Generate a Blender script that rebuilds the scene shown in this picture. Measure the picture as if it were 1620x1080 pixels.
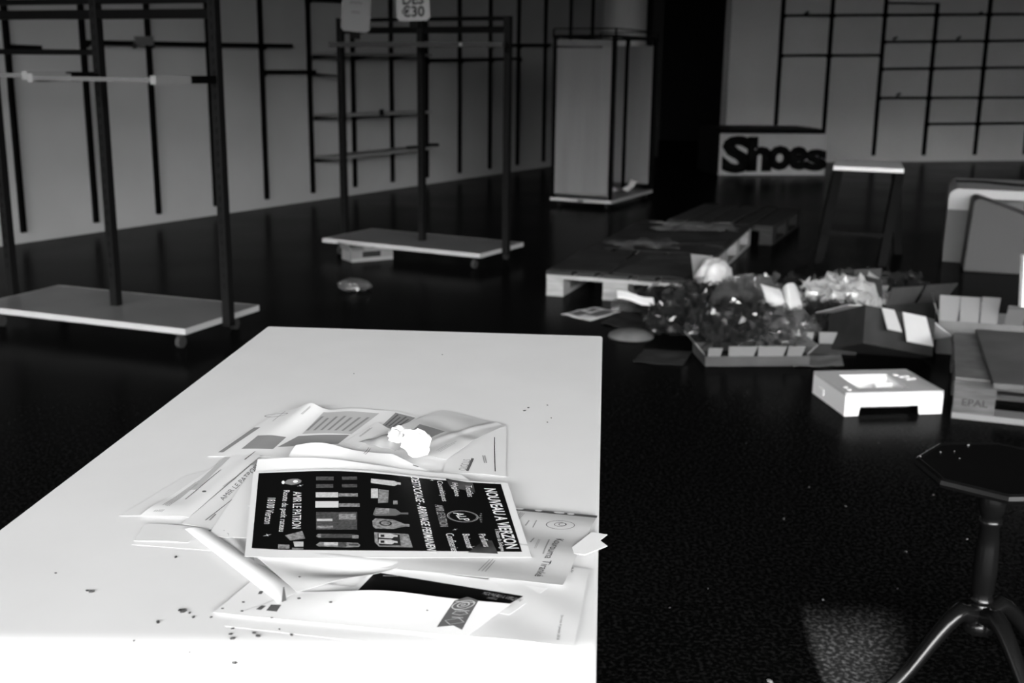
import bpy, bmesh, math, random
from math import sin, cos, tan, pi, radians
from mathutils import Vector, Matrix, noise
for o in list(bpy.data.objects): bpy.data.objects.remove(o)
scene = bpy.context.scene
COL = scene.collection
random.seed(7)

# ------------------------------------------------------------------ camera
CAM_H, FPX, PITCH, ROLL = 1.25, 1800.0, 0.2360, 0.01136
fwd = Vector((0, cos(PITCH), -sin(PITCH)))
r0 = Vector((1, 0, 0)); u0 = r0.cross(fwd)
rgt = r0*cos(ROLL)+u0*sin(ROLL); upv = u0*cos(ROLL)-r0*sin(ROLL)
EYE = Vector((0, 0, CAM_H))
cd = bpy.data.cameras.new('camera'); cam = bpy.data.objects.new('camera', cd); COL.objects.link(cam)
cam.matrix_world = Matrix(((rgt.x, upv.x, -fwd.x, 0), (rgt.y, upv.y, -fwd.y, 0), (rgt.z, upv.z, -fwd.z, CAM_H), (0, 0, 0, 1)))
cd.sensor_width = 36; cd.lens = 36*FPX/1620; cd.clip_start = .05; cd.clip_end = 100
cd.dof.use_dof = True; cd.dof.focus_distance = 1.38; cd.dof.aperture_fstop = 7.5; cd.dof.aperture_blades = 7
scene.camera = cam

# ------------------------------------------------------------------ light
scene.view_settings.view_transform = 'Standard'; scene.view_settings.look = 'None'
scene.view_settings.gamma = 1; scene.view_settings.use_curve_mapping = False
scene.view_settings.exposure = 0.0
W = bpy.data.worlds.new('world'); scene.world = W; W.use_nodes = True
W.node_tree.nodes['Background'].inputs[0].default_value = (1, 1, 1, 1)
W.node_tree.nodes['Background'].inputs[1].default_value = 0.03
def area(name, loc, to, sx, sy, e):
    l = bpy.data.lights.new(name, 'AREA'); l.shape = 'RECTANGLE'; l.size = sx; l.size_y = sy; l.energy = e
    o = bpy.data.objects.new(name, l); COL.objects.link(o); o.location = loc
    o.rotation_euler = (Vector(to)-Vector(loc)).to_track_quat('-Z', 'Y').to_euler(); return o
# bright sky above the opposite roofs, seen through the shop front behind the camera
area('sky_light', (-0.5, -40.0, 15.1), (-0.5, 0, 15.1), 80, 13.8, 93000)
area('sky_light_low', (-0.5, -40.2, 13.25), (-0.5, 0, 13.25), 80, 17.5, 40000)
sl = bpy.data.lights.new('sun', 'SUN'); sl.energy = 100.0; sl.angle = radians(.7)
so = bpy.data.objects.new('sun', sl); COL.objects.link(so); so.location = (-3, -8, 5)
so.rotation_euler = Vector((.62, 1.61, -.77)).to_track_quat('-Z', 'Y').to_euler()

# ------------------------------------------------------------------ pixel ray helper (turns a spot of the photograph into a point on a real plane)
def ray(x, y): return fwd*FPX+rgt*(x-810)-upv*(y-540)
def at(x, y, z=0.0):
    d = ray(x, y); return EYE+d*((z-CAM_H)/d.z)
def atY(x, y, Y):
    d = ray(x, y); return EYE+d*(Y/d.y)

# ------------------------------------------------------------------ materials (all greys: the photograph is black and white)
MATS = {}
def mat(name, g, rough=.6, spec=.3, var=0.0, scale=8.0, bump=0.0, bscale=40.0, metal=0.0, stretch=None, g2=None):
    if name in MATS: return MATS[name]
    m = bpy.data.materials.new(name); m.use_nodes = True; nt = m.node_tree; b = nt.nodes['Principled BSDF']
    b.inputs['Base Color'].default_value = (g, g, g, 1); b.inputs['Roughness'].default_value = rough
    b.inputs['Specular IOR Level'].default_value = spec; b.inputs['Metallic'].default_value = metal
    if var or bump or g2 is not None:
        tc = nt.nodes.new('ShaderNodeTexCoord'); mp = nt.nodes.new('ShaderNodeMapping'); nt.links.new(tc.outputs['Object'], mp.inputs[0])
        if stretch: mp.inputs['Scale'].default_value = stretch
    if var or g2 is not None:
        n = nt.nodes.new('ShaderNodeTexNoise'); n.inputs['Scale'].default_value = scale; n.inputs['Detail'].default_value = 5
        nt.links.new(mp.outputs[0], n.inputs[0])
        rp = nt.nodes.new('ShaderNodeValToRGB'); rp.color_ramp.elements[0].position = .3; rp.color_ramp.elements[1].position = .7
        a, c = (g*(1-var), g*(1+var)) if g2 is None else (g, g2)
        rp.color_ramp.elements[0].color = (a, a, a, 1); rp.color_ramp.elements[1].color = (c, c, c, 1)
        nt.links.new(n.outputs[0], rp.inputs[0]); nt.links.new(rp.outputs[0], b.inputs['Base Color'])
    if bump:
        n2 = nt.nodes.new('ShaderNodeTexNoise'); n2.inputs['Scale'].default_value = bscale; n2.inputs['Detail'].default_value = 4
        bp = nt.nodes.new('ShaderNodeBump'); bp.inputs['Strength'].default_value = bump; bp.inputs['Distance'].default_value = .01
        nt.links.new(mp.outputs[0], n2.inputs[0]); nt.links.new(n2.outputs[0], bp.inputs['Height']); nt.links.new(bp.outputs[0], b.inputs['Normal'])
    MATS[name] = m; return m
def film(name, g, opacity, rough=.12, bump=.4, bscale=25):
    m = mat(name, g, rough, .8, bump=bump, bscale=bscale); nt = m.node_tree
    b = nt.nodes['Principled BSDF']; out = nt.nodes['Material Output']
    t = nt.nodes.new('ShaderNodeBsdfTransparent'); mx = nt.nodes.new('ShaderNodeMixShader'); mx.inputs[0].default_value = opacity
    nt.links.new(t.outputs[0], mx.inputs[1]); nt.links.new(b.outputs[0], mx.inputs[2]); nt.links.new(mx.outputs[0], out.inputs[0]); return m
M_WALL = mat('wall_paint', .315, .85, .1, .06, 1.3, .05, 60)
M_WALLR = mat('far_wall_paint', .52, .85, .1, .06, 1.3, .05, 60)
M_DARKWALL = mat('dark_wall_paint', .02, .8, .1)
M_CEIL = mat('ceiling_paint', .10, .9, .1)
M_FRONT = mat('front_wall_paint', .04, .9, .1)
M_STEEL = mat('black_steel', .002, .5, .04)
M_POST = mat('post_steel', .006, .5, .06)
M_GREYSTEEL = mat('grey_steel', .09, .45, .4)
M_CHROME = mat('pale_steel', .2, .35, .5)
M_BOARD = mat('grey_laminate', .13, .35, .35, .12, 5)
M_EDGE = mat('pale_edging', .34, .5, .3)
M_WHITE = mat('white_laminate', .78, .45, .25, .02, 3)
M_TABLE = mat('table_laminate', .72, .4, .15, .025, 7)
M_PANEL = mat('display_panel', .17, .8, .1, .08, 2, stretch=(6, 6, .4))
M_BLACK = mat('black_lacquer', .004, .6, .05)
M_DARKWOOD = mat('polished_dark_wood', .004, .22, .3)
M_WOOD = mat('pallet_wood', .26, .8, .1, .25, 6, .15, 30, stretch=(1, 8, 8))
M_WOODD = mat('grimy_pallet_wood', .028, .8, .1, .35, 6, .15, 30, stretch=(1, 8, 8))
M_WOODS = mat('darker_pallet_wood', .085, .8, .1, .3, 6, .15, 30, stretch=(1, 8, 8))  # pallet wood in a darker tone, for the right pallet
M_CARD = mat('cardboard', .13, .85, .1, .15, 5)
M_CARDD = mat('dark_cardboard', .024, .85, .1, .3, 6)
M_CARDL = mat('pale_cardboard', .18, .8, .1, .06, 4)
M_PAPER = mat('white_paper', .74, .7, .1, .015, 6)
M_PAPER2 = mat('greyish_paper', .66, .7, .1, .03, 6)
M_PAPERH = mat('heap_paper', .42, .8, .1)
M_SLEEVE = mat('plastic_sleeve', .54, .3, .4, .05, 9, .12, 14)
M_TISSUE = mat('tissue', .9, .9, .0)
M_INK = mat('black_ink', .012, .6, .12)
M_INKG = mat('grey_ink', .25, .7, .1)
M_INKL = mat('pale_grey_ink', .46, .7, .1)
M_INKD = mat('dark_grey_ink', .10, .6, .1)
M_FLYER = mat('flyer_black', .004, .5, .08)
M_INKW = mat('white_print', .80, .6, .1)
M_INKM = mat('mid_grey_print', .22, .6, .1)
M_INKN = mat('photo_grey_print', .06, .5, .1, g2=.5, scale=260)
M_PLAST = mat('white_plastic', .82, .4, .3)
M_CRUMB = mat('crumb', .05, .9, .1)
M_FILM = film('cellophane', .085, .42, .10, .0)
M_FILMD = film('dark_cellophane', .02, .6, .10, .0)
M_FILMW = film('milky_film', .42, .6, .2, .0)
M_BAG = film('pale_bag', .50, .9, .4, .2, 9)
# dusty dark floor: near-black resin with a fine pale speckle
def floor_mat():
    m = bpy.data.materials.new('dark_resin_floor'); m.use_nodes = True; nt = m.node_tree; b = nt.nodes['Principled BSDF']
    tc = nt.nodes.new('ShaderNodeTexCoord')
    n = nt.nodes.new('ShaderNodeTexNoise'); n.inputs['Scale'].default_value = 95; n.inputs['Detail'].default_value = 4
    rp = nt.nodes.new('ShaderNodeValToRGB'); rp.color_ramp.elements[0].position = .48; rp.color_ramp.elements[1].position = .74
    rp.color_ramp.elements[0].color = (.0018, .0018, .0018, 1); rp.color_ramp.elements[1].color = (.014, .014, .014, 1)
    nt.links.new(tc.outputs['Object'], n.inputs[0]); nt.links.new(n.outputs[0], rp.inputs[0]); nt.links.new(rp.outputs[0], b.inputs['Base Color'])
    n3 = nt.nodes.new('ShaderNodeTexNoise'); n3.inputs['Scale'].default_value = 1.2
    mr = nt.nodes.new('ShaderNodeMapRange'); mr.inputs[3].default_value = .17; mr.inputs[4].default_value = .30
    nt.links.new(tc.outputs['Object'], n3.inputs[0]); nt.links.new(n3.outputs[0], mr.inputs[0]); nt.links.new(mr.outputs[0], b.inputs['Roughness'])
    b.inputs['IOR'].default_value = 1.1; b.inputs['Specular IOR Level'].default_value = .08
    return m
M_FLOOR = floor_mat()

# ------------------------------------------------------------------ mesh helpers
class MB:
    def __init__(s): s.b = bmesh.new()
    def box(s, lo, hi, M=None):
        x0, y0, z0 = lo; x1, y1, z1 = hi
        P = [Vector(p) for p in ((x0,y0,z0),(x1,y0,z0),(x1,y1,z0),(x0,y1,z0),(x0,y0,z1),(x1,y0,z1),(x1,y1,z1),(x0,y1,z1))]
        if M: P = [M @ p for p in P]
        v = [s.b.verts.new(p) for p in P]
        for f in ((0,3,2,1),(4,5,6,7),(0,1,5,4),(1,2,6,5),(2,3,7,6),(3,0,4,7)): s.b.faces.new([v[i] for i in f])
        return s
    def beam(s, p, q, w, h, up=(0,0,1)):
        p = Vector(p); q = Vector(q); d = (q-p); L = d.length; d.normalize(); up = Vector(up)
        if abs(d.dot(up)) > .98: up = Vector((0,1,0)) if abs(d.y) < .9 else Vector((1,0,0))
        x = d.cross(up).normalized(); z = x.cross(d)
        M = Matrix(((x.x,d.x,z.x,p.x),(x.y,d.y,z.y,p.y),(x.z,d.z,z.z,p.z),(0,0,0,1)))
        return s.box((-w/2,0,-h/2),(w/2,L,h/2),M)
    def path(s, pts, r, n=8, cap=True, closed=False):
        pts = [Vector(p) for p in pts]; R = r if isinstance(r, (list, tuple)) else [r]*len(pts); rings = []
        for i, p in enumerate(pts):
            a = pts[max(i-1,0)]; b = pts[min(i+1,len(pts)-1)]; d = (b-a).normalized()
            x = d.cross(Vector((0,0,1)) if abs(d.z) < .95 else Vector((0,1,0))).normalized(); z = x.cross(d)
            rings.append([s.b.verts.new(p+(x*cos(2*pi*k/n)+z*sin(2*pi*k/n))*R[i]) for k in range(n)])
        for A, B in zip(rings, rings[1:]):
            for k in range(n): s.b.faces.new((A[k],A[(k+1)%n],B[(k+1)%n],B[k]))
        if cap: s.b.faces.new(rings[0][::-1]); s.b.faces.new(rings[-1])
        return s
    def lathe(s, prof, n=20, M=None):
        rings = []
        for r, z in prof:
            rings.append([s.b.verts.new((M @ Vector((r*cos(2*pi*k/n), r*sin(2*pi*k/n), z))) if M else (r*cos(2*pi*k/n), r*sin(2*pi*k/n), z)) for k in range(n)])
        for A, B in zip(rings, rings[1:]):
            for k in range(n): s.b.faces.new((A[k],A[(k+1)%n],B[(k+1)%n],B[k]))
        s.b.faces.new(rings[0][::-1]); s.b.faces.new(rings[-1]); return s
    def prism(s, poly, off):
        """a flat polygon (3D points) swept by the vector off"""
        off = Vector(off); a = [s.b.verts.new(Vector(p)) for p in poly]; c = [s.b.verts.new(Vector(p)+off) for p in poly]; n = len(poly)
        s.b.faces.new(a[::-1]); s.b.faces.new(c)
        for k in range(n): s.b.faces.new((a[k],a[(k+1)%n],c[(k+1)%n],c[k]))
        return s
    def sheet(s, fn, nu, nv, th):
        """a thin closed sheet: fn(u,v) -> point of its top side"""
        T = [[s.b.verts.new(fn(i/nu, j/nv)) for j in range(nv+1)] for i in range(nu+1)]
        B = [[s.b.verts.new(T[i][j].co-Vector((0,0,th))) for j in range(nv+1)] for i in range(nu+1)]
        for i in range(nu):
            for j in range(nv):
                s.b.faces.new((T[i][j],T[i+1][j],T[i+1][j+1],T[i][j+1])); s.b.faces.new((B[i][j],B[i][j+1],B[i+1][j+1],B[i+1][j]))
        for i in range(nu):
            s.b.faces.new((T[i][0],B[i][0],B[i+1][0],T[i+1][0])); s.b.faces.new((T[i][nv],T[i+1][nv],B[i+1][nv],B[i][nv]))
        for j in range(nv):
            s.b.faces.new((T[0][j],T[0][j+1],B[0][j+1],B[0][j])); s.b.faces.new((T[nu][j],B[nu][j],B[nu][j+1],T[nu][j+1]))
        return s
    def build(s, name, m, parent=None, smooth=False, bevel=0.0, segs=2):
        bmesh.ops.recalc_face_normals(s.b, faces=s.b.faces)
        me = bpy.data.meshes.new(name); s.b.to_mesh(me); s.b.free(); me.materials.append(m)
        if smooth:
            for p in me.polygons: p.use_smooth = True
            me.set_sharp_from_angle(angle=radians(42))
        o = bpy.data.objects.new(name, me); COL.objects.link(o)
        if parent is not None: o.parent = parent
        if bevel:
            bv = o.modifiers.new('bevel', 'BEVEL'); bv.width = bevel; bv.segments = segs; bv.limit_method = 'ANGLE'
        return o
def tag(o, label, cat, group=None, kind=None):
    if label: o['label'] = label
    if cat: o['category'] = cat
    if group: o['group'] = group
    if kind: o['kind'] = kind
    return o
def thing(name, label, cat, loc=(0,0,0), yaw=0.0, group=None):
    o = bpy.data.objects.new(name, None); COL.objects.link(o); o.location = loc; o.rotation_euler = (0,0,yaw); o.empty_display_size = .05
    return tag(o, label, cat, group)
def struct(mb, name, m, **k):
    o = mb.build(name, m, **k); o['kind'] = 'structure'; return o
def part_label(o, l): o['label'] = l; return o

# ------------------------------------------------------------------ the room
LA = Vector((-3.575, 7.85, 0)); LU = Vector((.491, .871, 0)).normalized(); LN = Vector((LU.y, -LU.x, 0))     # left wall: origin, along, into the room
RA = Vector((2.900, 15.882, 0)); RU = Vector((.9727, .2319, 0)).normalized(); RN = Vector((RU.y, -RU.x, 0))   # far right wall
def LW(u, z, off=0.0): return LA+LU*u+LN*off+Vector((0,0,z))
def RW(u, z, off=0.0): return RA+RU*u+RN*off+Vector((0,0,z))
CEIL = 3.9
struct(MB().box((-14, -5.2, -.1), (14, 24, 0)), 'floor', M_FLOOR)
struct(MB().box((-14, -5.2, CEIL), (14, 24, CEIL+.1)), 'ceiling', M_CEIL)
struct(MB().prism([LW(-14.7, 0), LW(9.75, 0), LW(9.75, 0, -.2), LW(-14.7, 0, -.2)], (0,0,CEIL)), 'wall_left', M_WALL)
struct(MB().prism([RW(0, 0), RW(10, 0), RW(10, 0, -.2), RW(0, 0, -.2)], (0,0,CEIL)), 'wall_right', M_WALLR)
struct(MB().box((-6, 21, 0), (8, 21.2, CEIL)), 'wall_back', M_DARKWALL)
struct(MB().prism([(9.5, -5.0, 0), (9.7, -5.0, 0), (13, 18.6, 0), (12.8, 18.6, 0)], (0,0,CEIL)), 'wall_side', M_FRONT)
struct(MB().box((-14, -5.2, 3.640), (12, -5.0, CEIL)), 'wall_front', M_FRONT)      # lintel over the open shop front
struct(MB().box((-1.97, -5.2, 0), (-1.30, -5.0, 3.640)), 'sun_cut_post', M_FRONT)      # unseen post, added to cut the sun patch on the floor
struct(MB().lathe([(.34, 0), (.34, CEIL)], 32, Matrix.Translation((1.56, 17.1, 0))), 'column', M_WALLR, smooth=False)
struct(MB().box((1.96, 16.9, 0), (2.12, 17.2, CEIL)), 'trim_1', M_DARKWALL)

# slotted uprights on the left wall
ul = [.19, .83, 1.455, 2.10, 2.74, 3.385, 4.04, 4.68, 5.32, 5.99, 6.66, 7.33, 8.02, 8.72, 9.38]
order = ['first','second','third','fourth','fifth','sixth','seventh','eighth','ninth','tenth','eleventh','twelfth','thirteenth','fourteenth','fifteenth']
proto = None
def upright_mesh(h):
    b = MB()
    b.box((-.016, 0, 0), (-.010, .035, h)); b.box((.010, 0, 0), (.016, .035, h)); b.box((-.010, 0, 0), (.010, .012, h))
    return b
for k, u in enumerate(ul):
    if proto is None:
        proto = upright_mesh(2.5).build('wall_upright', M_STEEL); o = proto
    else:
        o = proto.copy(); COL.objects.link(o)
    o.location = LW(u, .078); o.rotation_euler = (0, 0, math.atan2(-LN.x, LN.y))
    tag(o, 'black slotted steel upright on the left wall, %s from the left' % order[k], 'upright', 'slotted uprights on the left wall')
def lbar(p, q, label, off=.05, r=.014, m=M_STEEL, name='hanging_bar'):
    b = MB(); b.beam(LW(p[0], p[1], off), LW(q[0], q[1], off), r*1.6, r*2.4)
    for e in (p, q):
        t = Vector((max(min(e[0], q[0]-.03), p[0]+.03), 0)) if False else None
    t = thing(name, label, 'bar', LW(p[0], p[1], 0), 0, 'bars on the left wall'); o = b.build('rail', m, t); o.matrix_parent_inverse = Matrix.Translation(-LW(p[0], p[1], 0))
    lo, hi = sorted((p[0], q[0]))
    near = [u for u in ul if lo-.08 <= u <= hi+.08]
    for u in near:
        zz = p[1]+(q[1]-p[1])*(u-p[0])/(q[0]-p[0]) if q[0] != p[0] else p[1]
        br = MB().beam(LW(u, zz-.01, .0351), LW(u, zz-.01, off+.01), .02, .05).build('bracket', m, t); br.matrix_parent_inverse = o.matrix_parent_inverse
    return t
lbar((.83, 1.395), (3.10, 1.418), 'long dark bar across four uprights behind the left clothes rack', .06)
lbar((.15, 1.35), (.44, 1.348), 'short dark bar stub at the left edge of the left wall')
lbar((2.74, 1.19), (3.43, 1.192), 'short dark bar between the fifth and sixth uprights of the left wall')
lbar((6.62, 1.50), (8.1, 1.535), 'dark bar on the left wall beside the tall display unit, uppermost there', .05)
lbar((5.32, 1.315), (7.25, 1.355), 'dark bar on the left wall seen through the middle clothes rack')
lbar((3.385, 1.838), (4.1, 1.85), 'dark bar high on the left wall behind the blank-edged hanging card')
# faceout arm beside the short bar
t = thing('faceout_arm', 'thin dark arm standing out from the left wall beside the short bar', 'arm', LW(3.40, 1.18))
o = MB().beam(LW(3.42, 1.17, .035), LW(3.55, 1.155, .30), .014, .022).build('arm', M_STEEL, t); o.matrix_parent_inverse = Matrix.Translation(-LW(3.40, 1.18))
# white clip hanging on the long bar
t = thing('bar_clip', 'small grey clip hooked on the long bar behind the left clothes rack', 'clip', LW(1.33, 1.41, .06)); inv = Matrix.Translation(-LW(1.33, 1.41, .06))
o = MB().beam(LW(1.26, 1.415, .085), LW(1.44, 1.42, .085), .012, .07).build('clip_plate', M_GREYSTEEL, t); o.matrix_parent_inverse = inv
o = MB().beam(LW(1.25, 1.40, .088), LW(1.25, 1.36, .088), .02, .03).build('hook', M_POST, t); o.matrix_parent_inverse = inv
# three wall shelves between the sixth and eighth uprights
for z, z1, l in ((1.35, 1.36, 'topmost narrow wall shelf behind the hanging card on the left wall'), (.80, .79, 'middle narrow wall shelf seen through the middle clothes rack'), (.41, .42, 'lowest narrow wall shelf seen through the middle clothes rack, with a dark clamp on it')):
    a0, a1 = 3.40, 4.98
    t = thing('wall_shelf', l, 'shelf', LW(a0, z), 0, 'wall shelves between uprights'); inv = Matrix.Translation(-LW(a0, z))
    def sh(b, n, m):
        o = b.build(n, m, t); o.matrix_parent_inverse = inv; return o
    sh(MB().prism([LW(a0, z, .04), LW(a1, z1, .04), LW(a1, z1, .30), LW(a0, z, .30)], (0,0,.012)), 'board', M_GREYSTEEL)
    sh(MB().beam(LW(a0, z+.003, .306), LW(a1, z1+.003, .306), .012, .028), 'front_lip', M_CHROME if z < 1 else M_BOARD)
    sh(MB().beam(LW(a0-.006, z+.003, .04), LW(a0-.006, z+.003, .306), .012, .024), 'end_lip', M_GREYSTEEL)
    for u in (3.415, 4.04, 4.68):
        zz = z+(z1-z)*(u-a0)/(a1-a0)
        sh(MB().prism([LW(u-.008, zz-.001, .0352), LW(u-.008, zz-.001, .30), LW(u-.008, zz-.014, .28), LW(u-.008, zz-.045, .0352)], LU*.016), 'bracket', M_STEEL)
    if z < .5:
        c = thing('clamp', 'dark clamp gripping the lowest wall shelf', 'clamp', LW(4.85, z1, .3)); ci = Matrix.Translation(-LW(4.85, z1, .3))
        for n, b in (('jaw', MB().beam(LW(4.62, .445, .25), LW(4.80, .45, .33), .05, .026)), ('handle', MB().beam(LW(4.76, .467, .30), LW(5.05, .455, .34), .03, .03))):
            o = b.build(n, M_STEEL, c); o.matrix_parent_inverse = ci
    elif z < 1:
        c = tag(MB().beam(LW(4.06, .815, .318), LW(4.12, .815, .318), .008, .06).build('shelf_clip', M_POST), 'small dark clip on the front lip of the middle wall shelf', 'clip')

# grid of uprights and bars on the far right wall
ur = [(.735, .03), (1.47, .03), (2.275, .09), (3.075, .09), (3.91, .09), (4.74, .09), (5.56, .09)]
protoR = None
for k, (u, zb) in enumerate(ur):
    h = (2.195 if k == 3 else 2.55)-zb
    o = upright_mesh(h).build('wall_upright', M_STEEL)
    for v in o.data.vertices: v.co.x *= 1.5
    o.location = RW(u, zb); o.rotation_euler = (0, 0, math.atan2(-RN.x, RN.y))
    tag(o, 'black slotted steel upright on the far right wall, %s from the left' % order[k], 'upright', 'slotted uprights on the far right wall')
rows = [(1.976, 2.078, 0, 6, 'topmost'), (1.452, 1.475, 0, 2, 'lower'), (1.655, 1.735, 2, 6, 'second'), (1.29, 1.355, 2, 6, 'third'), (.892, .92, 2, 6, 'fourth'), (.533, .55, 3, 6, 'lowest')]
for z0, z1, a, b_, nm in rows:
    ua, ub = ur[a][0], ur[b_][0]
    for k in range(a, b_):
        p0, p1 = ur[k][0]+.018, ur[k+1][0]-.018
        zz = lambda u: z0+(z1-z0)*(u-.735)/3.9 if a == 0 and b_ == 6 else z0+(z1-z0)*(u-ua)/(ub-ua)
        b = MB().beam(RW(p0, zz(p0), .026), RW(p1, zz(p1), .026), .02, .034)
        for e in (p0+.02, p1-.02): b.beam(RW(e, zz(e)-.03, .026), RW(e, zz(e)+.02, .026), .022, .02)
        o = b.build('wall_crossbar', M_STEEL)
        tag(o, 'dark crossbar on the far right wall, %s row, bay %s from the left' % (nm, order[k]), 'bar', 'crossbars of the far right wall grid')
o = MB().beam(RW(2.293, 2.175, .026), RW(3.06, 2.185, .026), .02, .024).build('wall_crossbar', M_STEEL)
tag(o, 'thin dark crossbar capping the shorter fourth upright of the far right wall', 'bar', 'crossbars of the far right wall grid')
for k, (u, z) in enumerate(((1.05, 2.0), (2.42, 1.69), (2.55, .925), (3.72, 2.05), (3.42, 1.71))):
    o = MB().beam(RW(u, z, .03), RW(u+.05, z+.035, .05), .03, .03).build('price_hook', M_STEEL)
    tag(o, 'tiny dark hook left on the far right wall bars, %s from the left' % ['leftmost','second','third','rightmost','fourth'][k], 'hook', 'hooks on the far right wall')

# ------------------------------------------------------------------ clothes racks
def rack(pre, fl, fr, br, label, top, lower):
    fl = Vector((*fl, 0)); fr = Vector((*fr, 0)); br = Vector((*br, 0))
    d = (fr-fl).normalized(); n = Vector((-d.y, d.x, 0)); L = (fr-fl).length; Wd = (br-fr).dot(n)
    yaw = math.atan2(d.y, d.x)
    t = thing('clothes_rack', label, 'clothes rack', (fl.x, fl.y, 0), yaw)
    MB().box((.004, .004, .088), (L-.004, Wd-.004, .1115)).build('base_board', M_BOARD, t)
    e = MB().box((0, 0, .085), (L, .004, .112)); e.box((0, Wd-.004, .085), (L, Wd, .112)); e.box((0, .004, .085), (.004, Wd-.004, .112)); e.box((L-.004, .004, .085), (L, Wd-.004, .112))
    part_label(e.build('edge_strip', M_EDGE, t), 'pale edging around the grey base board')
    for x in (.09, L-.09):
        for y in (.08, Wd-.08):
            c = MB().box((x-.014, y-.02, .06), (x+.014, y+.02, .085)).build('caster', M_POST, t)
            MB().lathe([(.028, -.011), (.028, .011)], 14, Matrix.Translation((x, y, .028)) @ Matrix.Rotation(pi/2, 4, 'Y')).build('wheel', mat('caster_grey', .03, .5, .2), c)
    ym = Wd/2
    xs = (-.025, L/2, L+.025)
    for x in xs:
        p = MB().box((x-.02, ym-.02, .112 if x == L/2 else .075), (x+.02, ym+.02, top)).build('post', M_POST, t)
        s = MB()
        for k in range(26): s.box((x-.004, ym-.0215, .25+k*.05), (x+.004, ym-.0195, .275+k*.05))
        o = s.build('slot_row', M_STEEL, p); o['kind'] = 'stuff'
        if x != L/2: MB().box((min(x, L/2 and x)-.02, ym-.022, .07), (x+.02, ym+.022, .088)).build('foot_bracket', M_POST, t)
    MB().box((xs[0]+.02, ym-.015, top-.025), (xs[1]-.02, ym+.015, top)).build('top_rail', M_STEEL, t)
    MB().box((xs[1]+.02, ym-.015, top-.025), (xs[2]-.02, ym+.015, top)).build('top_rail', M_STEEL, t)
    MB().box((xs[0]+.02, ym-.02, lower-.04), (xs[1]-.02, ym+.02, lower)).build('cross_rail', M_STEEL, t)
    MB().box((xs[1]+.02, ym-.02, lower-.04), (xs[2]-.02, ym+.02, lower)).build('cross_rail', M_STEEL, t)
    return t, L, Wd, xs, ym
t1, L1, W1, X1, y1 = rack('a', (-2.60, 5.355), (-1.445, 4.897), (-1.225, 5.425), 'black steel clothes rack nearest the camera, with projecting hang rails and grey base', 1.535, 1.485)
# projecting U-shaped hang rails on the near rack
for (xa, xb, z) in ((X1[0], X1[1]-.03, 1.195), (X1[1]+.0, X1[2], 1.185)):
    u = MB().box((xa+.014, y1-.43, z-.009), (xb-.014, y1-.405, z+.009)).build('hang_rail', M_GREYSTEEL, t1)
    for xx in (xa, xb):
        MB().box((xx-.012, y1-.20, z-.016), (xx+.012, y1-.02, z+.016)).build('arm', M_STEEL, u)
        part_label(MB().box((xx-.014, y1-.43, z-.018), (xx+.014, y1-.20, z+.018)).build('sleeve', M_CHROME, u), 'pale steel front end of the arm')
MB().box((X1[0]+.02, y1-.012, 1.285), (X1[1]-.02, y1+.012, 1.31)).build('side_bar', M_STEEL, t1)
t2, L2, W2, X2, y2 = rack('b', (-1.295, 7.669), (-.205, 7.073), (.07, 7.576), 'black steel clothes rack in the middle, paper cards on its top rail', 1.56, 1.50)
z = 1.385
u = part_label(MB().box((X2[0]+.09, y2-.245, z-.016), (X2[2]+.10, y2-.22, z+.016)).build('hang_rail', mat('rail_grey', .03, .5, .15), t2), 'grey projecting hang rail')
for xa in (X2[0]+.11, X2[2]-.0): MB().box((xa-.012, y2-.22, z-.014), (xa+.012, y2-.02, z+.014)).build('arm', M_STEEL, u)
MB().lathe([(.012, 0), (.008, .01)], 10, Matrix.Translation((L2-.17, y2-.245, z)) @ Matrix.Rotation(pi/2, 4, 'X')).build('rail_highlight', M_CHROME, u)  # pale disc put in for the highlight on the hang rail

# ------------------------------------------------------------------ prints and lettering
def text_mesh(s, bold=0.0, spacing=1.0):
    c = bpy.data.curves.new('t', 'FONT'); c.body = s; c.size = 1; c.align_x = 'CENTER'; c.align_y = 'CENTER'; c.offset = bold; c.space_character = spacing; c.resolution_u = 3
    o = bpy.data.objects.new('t', c); COL.objects.link(o); dg = bpy.context.evaluated_depsgraph_get()
    me = bpy.data.meshes.new_from_object(o.evaluated_get(dg)); bpy.data.objects.remove(o); bpy.data.curves.remove(c); return me

# hanging cards on the middle rack (turned slightly, standing on its top rail)
def card(label, x, w, zb, zt, tilt, strokes, m, name='sign_card'):
    t = thing(name, label, 'sign', t2.matrix_basis @ Vector((x, y2-.05, zb)), t2.rotation_euler.z+radians(18)); t.rotation_euler.y = tilt
    h = zt-zb; r = .02
    poly = [(-w/2+r, -.002, 0), (w/2-r, -.002, 0), (w/2, -.002, r), (w/2, -.002, h-r), (w/2-r, -.002, h), (-w/2+r, -.002, h), (-w/2, -.002, h-r), (-w/2, -.002, r)]
    MB().prism(poly, (0, .004, 0)).build('card', m, t)
    MB().box((-.03, .002, -.045), (.03, .014, .03)).build('clip', M_STEEL, t)
    return t, strokes
s1, _ = card('tilted paper card with short printed lines, left one on the middle rack', .135, .20, 1.47, 1.80, radians(4), None, mat('card_grey', .16, .8, .1))
b = MB()
for k, (wd, zz) in enumerate(((.075, .295), (.085, .24), (.085, .185), (.06, .125))):
    for j in range(5):
        b.box((-wd/2+j*wd/5, -.0035, zz-.008+.004*(j % 2)), (-wd/2+(j+.75)*wd/5, -.0022, zz+.008-.003*((j+1) % 2)))
part_label(b.build('printed_lines', M_INKD, s1), 'three dark lines of print and a fainter one')
s2, _ = card('pale card with thick handwritten price figures on the middle rack, right of the two', .60, .22, 1.535, 1.80, radians(-2), None, mat('card_pale', .28, .8, .1))
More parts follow.
